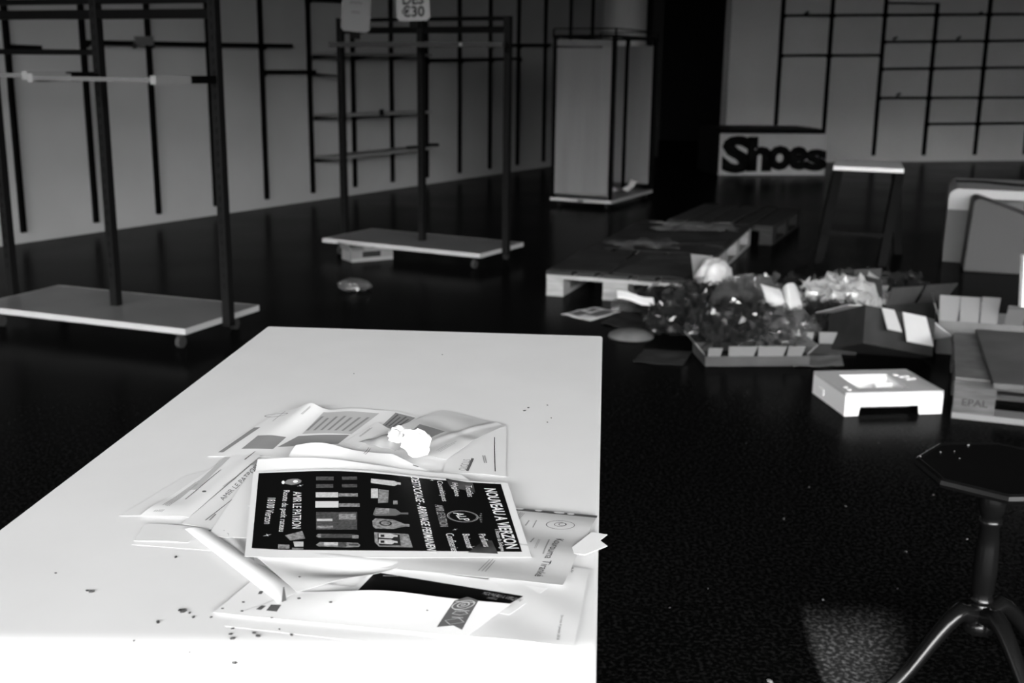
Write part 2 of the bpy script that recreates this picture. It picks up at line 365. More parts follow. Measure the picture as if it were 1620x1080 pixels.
for s_, zz, sz in (('DES', .130, .085), ('€30', .055, .09)):
    me = text_mesh(s_, .03)
    me.transform(Matrix.Translation((0, -.0024, zz)) @ Matrix.Rotation(pi/2, 4, 'X') @ Matrix.Diagonal((sz*1.0, sz, 1, 1))); me.materials.append(M_INK)
    o = bpy.data.objects.new('handwriting', me); COL.objects.link(o); o.parent = s2

# ------------------------------------------------------------------ tall display unit
dN, dL_, dR = Vector((.885, 10.36, 0)), Vector((.345, 10.62, 0)), Vector((1.50, 11.33, 0))
du = (dL_-dN); dw = du.length; du.normalize(); dv = Vector((du.y, -du.x, 0)); 
if dv.dot(dR-dN) < 0: dv = -dv
dd = (dR-dN).dot(dv)
t = thing('display_unit', 'tall panelled display unit with dark frame between the left wall and the dark passage', 'display stand', dN); inv = Matrix.Translation(-dN)
def D(a, b_, z): return dN+du*a+dv*b_+Vector((0,0,z))
def dp(mb, n, m, par=None):
    o = mb.build(n, m, par or t)
    if par is None: o.matrix_parent_inverse = inv
    return o
def dbox(a0, b0, z0, a1, b1, z1): return MB().prism([D(a0,b0,z0), D(a1,b0,z0), D(a1,b1,z0), D(a0,b1,z0)], (0,0,z1-z0))
TOP = 1.52
dp(dbox(.0, .0, .055, dw, dd, .085), 'base_board', M_BOARD)
e = dbox(-.004, -.004, .055, dw/2-.03, -.0005, .083); o = dp(e, 'edge_strip', M_EDGE); part_label(o, 'pale edging strip')
dp(dbox(dw/2+.03, -.004, .055, dw+.004, -.0005, .083), 'edge_strip', M_EDGE)
dp(dbox(-.004, .0, .055, -.0005, dd, .083), 'edge_strip', M_EDGE)
for a in (.06, dw-.06):
    for b_ in (.06, dd-.06): dp(MB().lathe([(.025, 0), (.025, .055)], 10, Matrix.Translation(D(a, b_, 0))), 'foot', M_POST)
for a, b_ in ((.015, .015), (dw-.015, .015), (.015, dd-.015), (dw-.015, dd-.015), (dw*.5, dd-.015)): dp(dbox(a-.018, b_-.018, .085, a+.018, b_+.018, TOP), 'post', M_STEEL)
dp(dbox(.033, .005, .12, dw-.033, .02, TOP-.09), 'front_panel', M_PANEL)
dp(dbox(.033, .004, TOP-.075, dw-.033, .022, TOP-.02), 'header_panel', M_BOARD)
dp(dbox(.033, dd-.028, .14, dw*.5-.018, dd-.012, TOP-.05), 'back_panel', M_PANEL)
dp(dbox(dw*.5+.018, dd-.028, .14, dw-.033, dd-.012, TOP-.05), 'back_panel', M_PANEL)
dp(dbox(dw-.022, .033, .14, dw-.008, dd-.033, TOP-.05), 'side_panel', M_PANEL)
for z in (TOP+.0, TOP+.07):
    for q in ((0, 0, dw, 0), (0, dd, dw, dd), (0, 0, 0, dd), (dw, 0, dw, dd)):
        if z == TOP: dp(MB().beam(D(q[0], q[1], z+.012), D(q[2], q[3], z+.012), .024, .024), 'top_rail', M_STEEL)
        elif q != (dw, 0, dw, dd): dp(MB().beam(D(q[0], q[1], z+.006), D(q[2], q[3], z+.006), .012, .012), 'upper_rail', M_STEEL)
for a, b_ in ((.0, 0.), (dw, 0.), (0., dd), (dw, dd)): dp(dbox(a-.008, b_-.008, TOP+.024, a+.008, b_+.008, TOP+.07), 'stub_post', M_STEEL)
def shards(o, size, n, seed, lo, rmin=.8, rmax=1.12, big=.055):
    """adds stiff folded facets of film sticking out of a crumpled lump"""
    rn = random.Random(seed); b = bmesh.new(); b.from_mesh(o.data)
    for _ in range(n):
        d = Vector((rn.gauss(0,1), rn.gauss(0,1), abs(rn.gauss(0,1))*.9)).normalized(); r = rn.uniform(rmin, rmax)
        c = Vector((d.x*size[0], d.y*size[1], d.z*size[2]))*r
        t = Vector((rn.gauss(0,1), rn.gauss(0,1), rn.gauss(0,1))).cross(d)
        if t.length < .01: continue
        t.normalize(); t = (t+d*rn.uniform(-.6, .9)).normalized(); w = t.cross(Vector((rn.gauss(0,1), rn.gauss(0,1), rn.gauss(0,1)))).normalized(); k = t.cross(w)
        a = rn.uniform(.3, 1)*big; h = rn.uniform(.25, .8)*big
        P = [c-t*a-w*h*rn.random(), c-t*a*.4+k*h*.5, c+t*a*rn.uniform(.4, 1)+w*h*.3, c+w*h+k*h*rn.uniform(-.6, .6), c-w*h+k*h*rn.uniform(-.6, .6)]
        V = [b.verts.new(Vector((p.x, p.y, max(p.z, lo)))) for p in P]
        for f in ((0,1,3),(1,2,3),(0,4,1),(1,4,2)): b.faces.new([V[i] for i in f])
    b.to_mesh(o.data); b.free()
def crumple(name, c, size, m, sub=3, amp=.35, f=2.2, seed=0, label=None, cat=None, smooth=False, group=None, floor=0.0, ridges=True):
    """a crumpled lump: a sphere pushed in and out along sharp folds; it rests on z=floor"""
    b = bmesh.new(); bmesh.ops.create_icosphere(b, subdivisions=sub, radius=1)
    o3 = Vector((seed*3.17, seed*1.31, seed*.77))
    for v in b.verts:
        p = v.co.normalized(); n1 = noise.noise(p*f+o3); n2 = noise.noise(p*f*2.3+o3*2); n3 = noise.noise(p*f*5+o3); n4 = 1-2*abs(noise.noise(p*f*4.1+o3*1.7))
        k = 1+amp*((1-2*abs(n1))*.8-.4+ (1-2*abs(n2))*.45-.2+n3*.2+n4*.22-.1) if ridges else 1+amp*(n1+.5*n2)
        q = p*max(k, .25)
        v.co = Vector((q.x*size[0], q.y*size[1], q.z*size[2]))
    zmin = min(v.co.z for v in b.verts)
    lo = floor-c[2]
    for v in b.verts:
        if v.co.z < lo: v.co.z = lo+.02*(v.co.z-lo)*0+.0005
    me = bpy.data.meshes.new(name); b.to_mesh(me); b.free(); me.materials.append(m)
    for p in me.polygons: p.use_smooth = smooth
    o = bpy.data.objects.new(name, me); COL.objects.link(o); o.location = c
    if label: tag(o, label, cat, group)
    return o
def folded_scrap(name, c, pts, m, th, label, cat, yaw=0, group=None):
    """a stiff piece of paper: a fan of facets around creases, pts = rows of (x,y,z)"""
    b = MB(); nu = len(pts)-1; nv = len(pts[0])-1
    def fn(u, v):
        i = round(u*nu); j = round(v*nv); return Vector(pts[i][j])
    b.sheet(fn, nu, nv, th); o = b.build(name, m); o.location = c; o.rotation_euler = (0,0,yaw); return tag(o, label, cat, group)
p = D(.16, dd*.72, .087)
folded_scrap('crumpled_paper', p, [[(-.13,-.04,.0),(-.12,.05,.035)],[(-.05,-.06,.03),(-.06,.05,.004)],[(.01,-.05,.006),(.02,.04,.05)],[(.07,-.04,.05),(.05,.05,.11)],[(.10,-.03,.10),(.13,.04,.075)]], M_PAPER, .002, 'crumpled white paper lying on the base of the tall display unit', 'paper')

# ------------------------------------------------------------------ black podium with the Shoes sign
t = thing('shoe_podium', 'low black podium with a pale Shoes sign on its front, before the far right wall', 'podium', (2.49, 13.95, 0), math.atan2(.165, 1.337))
PW = 1.345
MB().box((.0, .03, 0), (PW, .95, .50)).build('body', M_BLACK, t)
MB().box((.02, .05, .50), (PW-.03, .97, .56)).build('top_slab', M_BLACK, t)
sg = MB().box((0, 0, .005), (PW, .03, .505)).build('sign_panel', mat('sign_grey', .34, .8, .1, .06, 3), t)
x = .05
for ch, adv, dz, sz in (('S', .33, .265, .56), ('h', .275, .265, .53), ('o', .265, .235, .52), ('e', .235, .235, .50), ('s', .25, .215, .46)):
    me = text_mesh(ch, .055)
    zs = [v.co.y for v in me.vertices]; xs_ = [v.co.x for v in me.vertices]
    sx = sz*1.0; wid = (max(xs_)-min(xs_))*sx
    zc = {'S': .255, 'h': .262, 'o': .215, 'e': .213, 's': .19}[ch]; yc = (max(zs)+min(zs))/2
    bmx = bmesh.new(); bmx.from_mesh(me)
    r = bmesh.ops.extrude_face_region(bmx, geom=bmx.faces[:])
    for v in r['geom']:
        if isinstance(v, bmesh.types.BMVert): v.co.z += .02
    bmx.to_mesh(me); bmx.free()
    me.transform(Matrix.Translation((x+adv/2, -.0005, zc)) @ Matrix.Rotation(pi/2, 4, 'X') @ Matrix.Diagonal((adv*1.13/(max(xs_)-min(xs_)), sz, .6, 1)) @ Matrix.Translation((-(max(xs_)+min(xs_))/2, -yc, 0)))
    me.materials.append(M_BLACK); o = bpy.data.objects.new('letter', me); COL.objects.link(o); o.parent = sg
    x += adv-.015

# ------------------------------------------------------------------ stool and white benches at the right
t = thing('stool', 'tall stool with a pale top and splayed black legs behind the rubbish heap', 'stool', (2.3, 7.72, 0))
inv = Matrix.Translation(-Vector((2.3, 7.72, 0)))
tp = [at(1318, 269, .60), at(1430, 274, .60), at(1425, 263, .60), at(1322, 258, .60)]
o = MB().prism(tp, (0,0,.028)).build('seat', M_WHITE, t, bevel=.004); o.matrix_parent_inverse = inv
ctr = sum((Vector(p) for p in tp), Vector())/4
for (q, foot) in ((tp[0], (2.05, 7.57)), (tp[1], (2.44, 7.45)), (tp[2], (2.72, 7.98)), (tp[3], (2.22, 8.12))):
    a = q+(ctr-q)*.13; a = Vector((a.x, a.y, .60))
    o = MB().prism([(foot[0]-.03, foot[1]-.02, 0), (foot[0]+.03, foot[1]-.02, 0), (foot[0]+.03, foot[1]+.02, 0), (foot[0]-.03, foot[1]+.02, 0)], (a.x-foot[0], a.y-foot[1], .60)).build('leg', M_BLACK, t); o.matrix_parent_inverse = inv
o = MB().beam(Vector((2.09, 7.60, .2)), Vector((2.46, 7.49, .2)), .02, .03).build('stretcher', M_BLACK, t); o.matrix_parent_inverse = inv

t = thing('white_bench', 'white bench with a rounded bent corner standing behind the slanted white plinth', 'bench', (2.93, 7.68, 0), radians(-20))
prof = []   # inverted U with a rounded outer corner, drawn in x-z
H_, Wb, R_ = .495, 1.3, .06
for k in range(7):
    a = pi-k*pi/12; prof.append((R_+R_*cos(a), 0, H_-R_+R_*sin(a)))
prof = [(0, 0, 0)]+prof
for k in range(7):
    a = pi/2-k*pi/12; prof.append((Wb-R_+R_*cos(a), 0, H_-R_+R_*sin(a)))
prof += [(Wb, 0, 0), (Wb-.135, 0, 0), (Wb-.135, 0, H_-.06), (.135, 0, H_-.06), (.135, 0, 0)]
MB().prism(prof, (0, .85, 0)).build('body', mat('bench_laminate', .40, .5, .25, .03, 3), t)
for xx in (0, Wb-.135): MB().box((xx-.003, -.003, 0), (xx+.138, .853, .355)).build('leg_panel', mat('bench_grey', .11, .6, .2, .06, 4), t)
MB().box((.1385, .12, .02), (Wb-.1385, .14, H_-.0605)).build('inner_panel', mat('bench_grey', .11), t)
t = thing('strap', 'dark wavy strap lying along the top of the white bench', 'strap', (2.93, 7.68, 0), radians(-20))
pts = [(.05+.1*k, .50+.06*sin(k*1.1)-.03*k*.6, .503) for k in range(13)]
b = MB()
for p, q in zip(pts, pts[1:]): b.beam(p, q, .05, .012)
b.build('webbing', M_BLACK, t)
t = thing('white_plinth', 'white plinth with a slanting top edge in front of the white bench', 'plinth', (2.916, 7.285, 0), radians(-18))
pr = [(0, 0, 0), (.62, 0, 0), (.62, 0, .28), (.08, 0, .468), (.055, 0, .474), (.035, 0, .466), (.022, 0, .445)]
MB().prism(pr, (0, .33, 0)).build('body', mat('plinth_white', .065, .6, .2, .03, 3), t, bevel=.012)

# ------------------------------------------------------------------ pallets
def pallet(name, label, origin, ang, top_mat, end_mat, group=None, boards=5):
    """EUR-type pallet 0.8 x 1.2 x 0.144; origin is its near left corner, local x across (0.8), local y along (1.2)"""
    t = thing(name, label, 'pallet', origin, ang, group)
    xs = [(0, .145), (.1775, .2775), (.3275, .4725), (.5225, .6225), (.655, .80)]
    for k, (a, b_) in enumerate(xs):
        MB().box((a, random.uniform(-.004, .004), .122), (b_, 1.2+random.uniform(-.004, .004), .144)).build('deck_board', top_mat, t)
    for y in (0, .5275, 1.055): MB().box((0, y, .100), (.80, y+.145, .122)).build('cross_board', end_mat, t)
    for x in (0, .3275, .70):
        for y in (0, .5275, 1.055): MB().box((x+.001, y+.001, .022), (x+(.10 if x != .3275 else .145)-.001, y+.144, .100)).build('block', end_mat, t)
    for x, w in ((0, .10), (.3275, .145), (.70, .10)): MB().box((x, .0, 0), (x+w, 1.2, .022)).build('bottom_board', end_mat, t)
    return t
pd = math.atan2(-.265, .75)
pdir = Vector((-sin(pd), cos(pd), 0))
pA = Vector((.190, 6.32, 0))
pl1 = pallet('pallet', 'wooden pallet nearest the long table, under dark cardboard sheets', pA, pd, M_WOODD, M_WOOD, 'pallets on the floor')
pl2 = pallet('pallet', 'wooden pallet in line behind the near one, under torn wrapping', pA+pdir*1.215, pd, M_WOODD, M_WOOD, 'pallets on the floor')
pl3 = pallet('pallet', 'dim wooden pallet farthest back in the row, before the Shoes podium', pA+pdir*2.45+Vector((.16, -.02, 0)), pd-.06, M_WOODD, M_WOODD, 'pallets on the floor')
def sheet_on(name, label, cat, P, x0, y0, x1, y1, z, m, yaw=0.0, bumps=.006, seed=1, th=.004, jag=.0, n=14):
    t_ = P
    c = Vector(((x0+x1)/2, (y0+y1)/2, 0))
    def fn(u, v):
        x = x0+(x1-x0)*u-c.x; y = y0+(y1-y0)*v-c.y
        if jag:
            x += jag*noise.noise(Vector((u*4, v*4, seed))); y += jag*noise.noise(Vector((u*4, v*4, seed+9)))
        w = Vector((x*cos(yaw)-y*sin(yaw)+c.x, x*sin(yaw)+y*cos(yaw)+c.y, 0))
        w = P.matrix_basis @ w
        w.z = z+th+bumps*max(0, noise.noise(Vector((u*3+seed, v*3, seed*1.7)))+.15)
        return w
    o = MB().sheet(fn, n, n, th).build(name, m); return tag(o, label, cat)
bpy.context.view_layer.update()
sheet_on('cardboard_sheet', 'dark cardboard sheet on the left half of the near pallet', 'cardboard', pl1, -.01, .03, .33, .75, .1445, M_CARDD, .05, .008, 2)
sheet_on('cardboard_sheet', 'brownish grey cardboard sheet on the right half of the near pallet', 'cardboard', pl1, .40, .02, .80, .80, .1445, mat('worn_cardboard', .034, .85, .1, .25, 7), -.06, .01, 4)
sheet_on('cardboard_sheet', 'dull cardboard sheet at the back of the near pallet', 'cardboard', pl1, .10, .86, .78, 1.19, .1445, M_CARDD, .03, .012, 5)
sheet_on('cardboard_sheet', 'large dark cardboard sheet over the second pallet', 'cardboard', pl2, .0, .03, .78, .95, .1445, M_CARDD, .02, .02, 7)
sheet_on('plastic_scrap', 'torn clear wrapping with bright folds on the near pallet', 'wrapping', pl1, .14, .86, .52, 1.12, .164, M_FILM, .35, .05, 3, .001, .15, 20)
sheet_on('paper_scrap', 'pale torn paper lying on the second pallet', 'paper', pl2, .20, .60, .74, .95, .166, mat('scrap_grey', .10, .8, .1, .2, 9), .3, .03, 6, .001, .12, 16)

# pallet corner at the right, with cardboard slab and flapped carton behind it
px3 = Vector((1.640, 4.06, 0)); a3 = math.atan2(-.02, .15)
t = thing('pallet', 'scuffed pallet at the right edge with a stamped corner block and cardboard on top', 'pallet', px3, radians(-20), 'pallets on the floor')
for k, (y, d_) in enumerate(((0, .145), (.1775, .10), (.3275, .145), (.5225, .10), (.655, .145))):
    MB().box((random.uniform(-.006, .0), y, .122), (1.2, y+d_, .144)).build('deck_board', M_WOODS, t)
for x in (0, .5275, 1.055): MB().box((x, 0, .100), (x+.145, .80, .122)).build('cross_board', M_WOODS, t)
for x in (0, .5275, 1.055):
    for y, d_ in ((0, .10), (.3275, .145), (.70, .10)):
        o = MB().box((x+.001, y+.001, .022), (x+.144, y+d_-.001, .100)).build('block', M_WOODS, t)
        if x == 0 and y == 0: blk = o
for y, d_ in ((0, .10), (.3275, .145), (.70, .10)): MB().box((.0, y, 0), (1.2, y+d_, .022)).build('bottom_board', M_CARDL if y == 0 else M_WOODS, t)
me = text_mesh('EPAL', .02); me.transform(Matrix.Translation((.074, .0004, .064)) @ Matrix.Rotation(pi/2, 4, 'X') @ Matrix.Diagonal((.042, .036, 1, 1))); me.materials.append(mat('brand_burn', .045, .9, .05))
o = bpy.data.objects.new('stamped_letters', me); COL.objects.link(o); o.parent = blk
bpy.context.view_layer.update()
P3 = t
def slab(name, label, P, poly, z, th, m, cat):
    pts = [P.matrix_basis @ Vector((x, y, z)) for x, y in poly]
    return tag(MB().prism(pts, (0,0,th)).build(name, m, None, bevel=.003), label, cat)
q = [at(1571, 607, .165), at(1640, 612, .165), at(1650, 528, .165), at(1543, 521, .165)]
tag(MB().prism([Vector((v.x, v.y, .1455)) for v in q], (0,0,.022)).build('cardboard_slab', mat('slab_card', .085, .85, .1, .15, 5), None, bevel=.004), 'thick grey cardboard slab lying on the pallet at the right edge', 'cardboard')
tag(MB().prism([P3.matrix_basis @ Vector((x, y, .1445)) for x, y in ((.0, .012), (.15, .004), (.20, .10), (.26, .42), (.30, .80), (.0, .80))], (0,0,.012)).build('cardboard_strip', mat('peeling_card', .12, .85, .1, .25, 9, .2, 20), None), 'peeling pale cardboard strip along the left edge of the right pallet', 'cardboard')
# bright upright white board cut by the frame edge
tag(MB().prism([atY(1616, 486, 4.75), atY(1690, 486, 4.75), atY(1690, 404, 4.75), atY(1620, 404, 4.75)], (.0, .03, 0)).build('white_board', M_PLAST), 'bright white board standing at the right edge of the picture on the pallet pile', 'board')

def flap_box(name, label, c, yaw, w, d, h, flaps, m, mf, th=.004, tilt=None):
    t = thing(name, label, 'carton', c, yaw)
    if tilt: t.rotation_euler = (tilt[0], tilt[1], yaw)
    b = MB().box((-w/2, -d/2, 0), (w/2, d/2, th)); b.box((-w/2, -d/2, th), (w/2, -d/2+th, h)); b.box((-w/2, d/2-th, th), (w/2, d/2, h))
    b.box((-w/2, -d/2+th, th), (-w/2+th, d/2-th, h)); b.box((w/2-th, -d/2+th, th), (w/2, d/2-th, h)); b.build('body', m, t)
    # flaps: (side, from, to, length, outward angle from vertical in degrees)
    for side, f0, f1, ln, ang in flaps:
        a = radians(ang); o_ = sin(a)*ln; z_ = cos(a)*ln
        if side == 'f': P = [(-w/2+f0*w, -d/2, h), (-w/2+f1*w, -d/2, h)]; off = (0, -o_, z_); n = (0, th*cos(a), th*sin(a))
        if side == 'b': P = [(-w/2+f0*w, d/2, h), (-w/2+f1*w, d/2, h)]; off = (0, o_, z_); n = (0, -th*cos(a), th*sin(a))
        if side == 'l': P = [(-w/2, -d/2+f0*d, h), (-w/2, -d/2+f1*d, h)]; off = (-o_, 0, z_); n = (th*cos(a), 0, th*sin(a))
        if side == 'r': P = [(w/2, -d/2+f0*d, h), (w/2, -d/2+f1*d, h)]; off = (o_, 0, z_); n = (-th*cos(a), 0, th*sin(a))
        P = [Vector(p) for p in P]; mid = (P[0]+P[1])/2; off = Vector(off)
        P += [P[1]+off+(mid-P[1])*-.12, P[0]+off+(mid-P[0])*-.12]
        MB().prism(P, n).build('flap', mf, t)
    return t
flap_box('flapped_carton', 'carton with upright cut flaps behind the cardboard slab at the right edge', (2.20, 5.12, .0), -.30, .46, .26, .155,
         [('f', .0, .17, .115, -6), ('f', .19, .36, .115, -2), ('f', .38, .53, .125, 10), ('f', .60, .76, .16, 48), ('f', .80, .96, .12, 20), ('l', .1, .9, .08, 20), ('b', .1, .5, .05, 10)], M_CARD, M_CARDL)
flap_box('flapped_carton', 'dark tipped carton with two pale flaps at the right of the rubbish heap', (1.65, 4.97, .02), .25, .36, .28, .17,
         [('f', .22, .40, .12, 150), ('f', .52, .86, .15, 158), ('r', .1, .8, .12, 120), ('l', .1, .9, .08, 100)], M_CARDD, mat('bright_card', .42, .8, .1, .06, 4), tilt=(-.35, .22))
flap_box('flapped_carton', 'low dark carton with short pale front flaps at the front of the rubbish heap', (1.06, 4.92, 0), .06, .46, .26, .045,
         [('f', .02, .14, .05, 35), ('f', .22, .46, .055, 30), ('f', .50, .74, .055, 30), ('f', .78, .92, .06, 35), ('l', .1, .9, .07, 40), ('r', .1, .9, .06, 40)], mat('tray_card', .055, .85, .1, .2, 6), M_CARDL)
flap_box('flapped_carton', 'flat dark carton with two small pale tabs in the middle front of the heap', (1.40, 5.15, 0), -.05, .34, .26, .05,
         [('f', .18, .40, .055, 12), ('f', .50, .76, .055, 8), ('r', .0, .9, .09, 60)], M_CARDD, M_CARDL)
flap_box('flapped_carton', 'dark open carton leaning behind the pale flaps, next to the right pallet', (1.90, 5.52, 0), .35, .36, .30, .17,
         [('f', .0, .45, .10, 25), ('f', .5, .95, .12, 35), ('l', .1, .5, .12, 12), ('l', .52, .9, .10, 20), ('b', .1, .5, .12, 0)], M_CARDD, mat('brown_card', .05, .85, .1, .2, 6))

# ------------------------------------------------------------------ rubbish heap
crumple('crumpled_bag', (1.075, 6.0, .14), (.10, .09, .135), M_BAG, 4, .16, 1.4, 3, 'pale crumpled plastic bag standing beside the near pallet', 'bag', True, floor=.0)
tag(MB().prism([atY(1093, 402, 6.1), atY(1122, 405, 6.1), atY(1140, 440, 6.1), atY(1098, 452, 6.1)], (.02, .012, 0)).build('card_flap', mat('card_flap_grey', .16, .8, .1)), 'grey card corner sticking up behind the pale crumpled bag', 'cardboard')
films = [
 ((.95, 5.55, .09), (.20, .16, .13), M_FILMD, 'dark crumpled film left of centre in the heap', 11),
 ((1.16, 5.35, .12), (.20, .17, .17), M_FILM, 'crumpled clear film in the middle front of the heap', 12),
 ((1.05, 5.12, .08), (.24, .18, .14), M_FILMD, 'dark glossy crumpled film over the front carton', 13),
 ((1.22, 5.10, .08), (.16, .14, .12), M_FILM, 'bright glinting film on the front carton', 14),
 ((1.22, 5.85, .07), (.17, .14, .11), M_FILM, 'clear crumpled film beside the pale bag', 15),
 ((1.50, 5.95, .06), (.20, .18, .11), M_FILMD, 'dim crumpled film behind the white curled paper', 16),
 ((1.63, 5.47, .10), (.26, .19, .17), M_FILMW, 'milky crumpled film at the centre right of the heap', 17),
 ((1.83, 5.85, .10), (.25, .18, .14), M_FILM, 'tall clear crumpled film at the top of the heap', 18),
 ((1.52, 5.28, .08), (.22, .14, .11), M_FILMD, 'dark low film between the flapped cartons', 19),
 ((.78, 5.80, .06), (.13, .12, .08), M_FILMD, 'small dark film lump at the left of the heap', 20),
 ((.80, 5.42, .05), (.15, .12, .08), M_FILMD, 'flattened dark film at the left front of the heap', 21),
 ((2.00, 5.80, .10), (.16, .14, .13), M_FILMD, 'dark film lump at the right back of the heap', 22)]
for c, s, m, l, sd in films:
    o = crumple('plastic_film', c, (s[0]*.82, s[1]*.82, s[2]*.85), m, 4, .6, 2.6, sd, l, 'plastic film', False, 'crumpled packing film in the heap', floor=.001)
    shards(o, s, 190, sd, .002-c[2])
# bright curled paper (two lobes)
def curl(name, label, pts, w, m, cat, th=.002):
    """a strip of paper bent along pts, w = width vector"""
    w = Vector(w); n = len(pts)-1
    o = MB().sheet(lambda u, v: Vector(pts[round(u*n)])+w*(v-.5), n, 1, th).build(name, m); return tag(o, label, cat)
for (x, y, sz, sd, l) in ((1225, 469, (.046, .03, .050), 31, 'left one'), (1256, 477, (.050, .032, .070), 33, 'larger right one')):
    q = atY(x, y, 5.10); w_, _, h_ = sz; tw_ = -.30 if sd == 31 else -.12
    def petal(u, v, w_=w_, h_=h_*2, tw_=tw_, sd_=sd):
        a = (u-.5)*1.5; x = w_*1.35*sin(a); dep = (-.02*cos(a*2) if sd_ == 31 else .055*abs(u-.33)); hh = h_*((1-.22*u) if sd_ == 31 else (1.05-.45*abs(2*u-1)**3))
        zz = v*hh-h_/2; return Vector((x+tw_*zz, dep+.03*(v-.4)**2*4, zz))
    o = MB().sheet(petal, 14, 8, .0015).build('curled_paper', M_PAPERH); o.location = q
    tag(o, 'bright white curled paper lobe on the heap, '+l, 'paper', 'white curled papers')
# white strip and small scraps by the near pallet
z = .1
o = MB().sheet(lambda u, v: at(977+58*u, 468+13*u, .125)+Vector((0, .05*v, .02*v+.012*sin(u*7)*.4)), 12, 4, .012).build('foam_strip', M_PAPER); tag(o, 'bright white foam strip in front of the near pallet', 'strip')
crumple('plastic_film', (.66, 5.95, .025), (.12, .08, .05), M_FILM, 3, .5, 2.5, 41, 'small glinting clear film under the white foam strip', 'plastic film', False, 'crumpled packing film in the heap', floor=.001)
def flat(name, label, px, z, m, cat, bump=.0, th=.002, n=8, seed=0):
    C = [at(x, y, z) for x, y in px]
    def fn(u, v):
        p = C[0]*(1-u)*(1-v)+C[1]*u*(1-v)+C[2]*u*v+C[3]*(1-u)*v
        return p+Vector((0, 0, bump*max(0, noise.noise(Vector((u*3+seed, v*3, seed)))+.2)))
    return tag(MB().sheet(fn, n, n, th).build(name, m), label, cat), fn
lf, fn = flat('leaflet', 'glossy leaflet lying on the floor before the near pallet', [(888, 497), (934, 507), (982, 493), (940, 486)], .003, M_PAPER2, 'leaflet', .006)
b = MB()
for (a0, a1, c0, c1) in ((.1, .45, .12, .5), (.5, .9, .3, .9), (.12, .4, .6, .88)):
    b.sheet(lambda u, v: fn(a0+(a1-a0)*u, c0+(c1-c0)*v)+Vector((0,0,.0012)), 3, 3, .0005)
b.build('printed_pictures', M_INKD, lf)
flat('card_piece', 'dark card scrap on the floor right of the leaflet', [(950, 512), (1010, 522), (1045, 505), (985, 492)], .003, M_CARDD, 'cardboard', .01)
b = MB().lathe([(.02, .035), (.07, .030), (.105, .012), (.11, 0)], 24); o = b.build('paper_plate', mat('dull_disc', .10, .8, .1, .2, 10), None, True); o.location = at(998, 532, 0); o.rotation_euler = (0,0,0)
tag(o, 'dull upturned paper plate on the floor left of the heap', 'plate')
flat('card_piece', 'dim flat card scrap on the dark floor in front of the upturned plate', [(1000, 572), (1080, 578), (1095, 556), (1020, 552)], .003, M_CARDD, 'cardboard', .006)
flat('card_piece', 'grey card strip lying right of the front carton', [(1255, 580), (1335, 578), (1330, 560), (1262, 562)], .004, M_CARD, 'cardboard', .01)
tag(MB().prism([atY(1440, 450, 5.9), atY(1448, 462, 5.9), atY(1408, 452, 5.9), atY(1400, 436, 5.9)], (.0, .006, 0)).build('card_flap', M_CARD), 'grey card tab sticking out at the right of the tall film', 'cardboard')
tag(MB().prism([atY(1160, 437, 5.75), atY(1192, 432, 5.75), atY(1194, 446, 5.75), atY(1163, 456, 5.75)], (.0, .006, 0)).build('card_flap', M_CARD), 'small pale card piece with a label between the bag and the film', 'cardboard')
# mesh crate tipped on the heap
t = thing('mesh_basket', 'black tipped mesh basket behind the heap with glints on its grid', 'basket', (1.74, 6.72, .02), .5)
t.rotation_euler = (radians(24), radians(-14), .5); t.scale = (.6, .6, .6)
b = MB()
for k in range(9):
    b.beam((-.14+.035*k, -.12, .08), (-.14+.035*k, -.12, .30), .005, .005); b.beam((-.14+.035*k, .12, .08), (-.14+.035*k, .12, .30), .005, .005)
for k in range(7):
    b.beam((-.14, -.12, .08+.036*k), (.14, -.12, .08+.036*k), .005, .005); b.beam((-.14, .12, .08+.036*k), (.14, .12, .08+.036*k), .005, .005)
    b.beam((-.14, -.12, .08+.036*k), (-.14, .12, .08+.036*k), .005, .005); b.beam((.14, -.12, .08+.036*k), (.14, .12, .08+.036*k), .005, .005)
b.build('mesh_sides', M_POST, t)
MB().box((-.15, -.13, .07), (.15, .13, .08)).build('bottom', M_BLACK, t)

# ------------------------------------------------------------------ white plastic housing on the floor
t = thing('plastic_housing', 'white plastic appliance housing with a square window lying on the dark floor', 'housing', (1.242, 4.067, 0), math.atan2(.047, .378))
w, d, h = .385, .315, .09; x0, x1, y0, y1_ = .075, .275, .055, .25
b = MB()
# top ring around the window
b.box((0, 0, h-.012), (w, y0, h)); b.box((0, y1_, h-.012), (w, d, h)); b.box((0, y0, h-.012), (x0, y1_, h)); b.box((x1, y0, h-.012), (w, y1_, h))
b.build('top_plate', mat('housing_top_shade', .50, .4, .3), t)  # same white plastic; the weaker light on top is put into the colour
b = MB(); e = .006
b.prism([(0, 0, 0), (.055, 0, 0), (.06, 0, .035), (.29, 0, .035), (.295, 0, 0), (w, 0, 0), (w, 0, h-.012), (0, 0, h-.012)], (0, e, 0))
b.build('front_side', M_PLAST, t)
MB().box((0, d-e, 0), (w, d, h-.012)).build('rear_side', M_PLAST, t)
MB().box((0, e, 0), (e, d-e, h-.012)).build('left_side', M_PLAST, t); MB().box((w-e, e, 0), (w, d-e, h-.012)).build('right_side', M_PLAST, t)
b = MB(); b.box((x0-.005, y0, .02), (x0, y1_, h-.012)); b.box((x1, y0, .02), (x1+.005, y1_, h-.012)); b.box((x0, y1_, .02), (x1, y1_+.005, h-.012)); b.box((x0, y0-.005, .02), (x1, y0, h-.012)); b.box((x0+.13, y1_-.06, .02), (x1, y1_-.055, h-.02))
b.build('window_well', M_PLAST, t)
MB().box((x0-.005, y0-.005, .015), (x1+.005, y1_+.005, .02)).build('well_floor', M_GREYSTEEL, t)
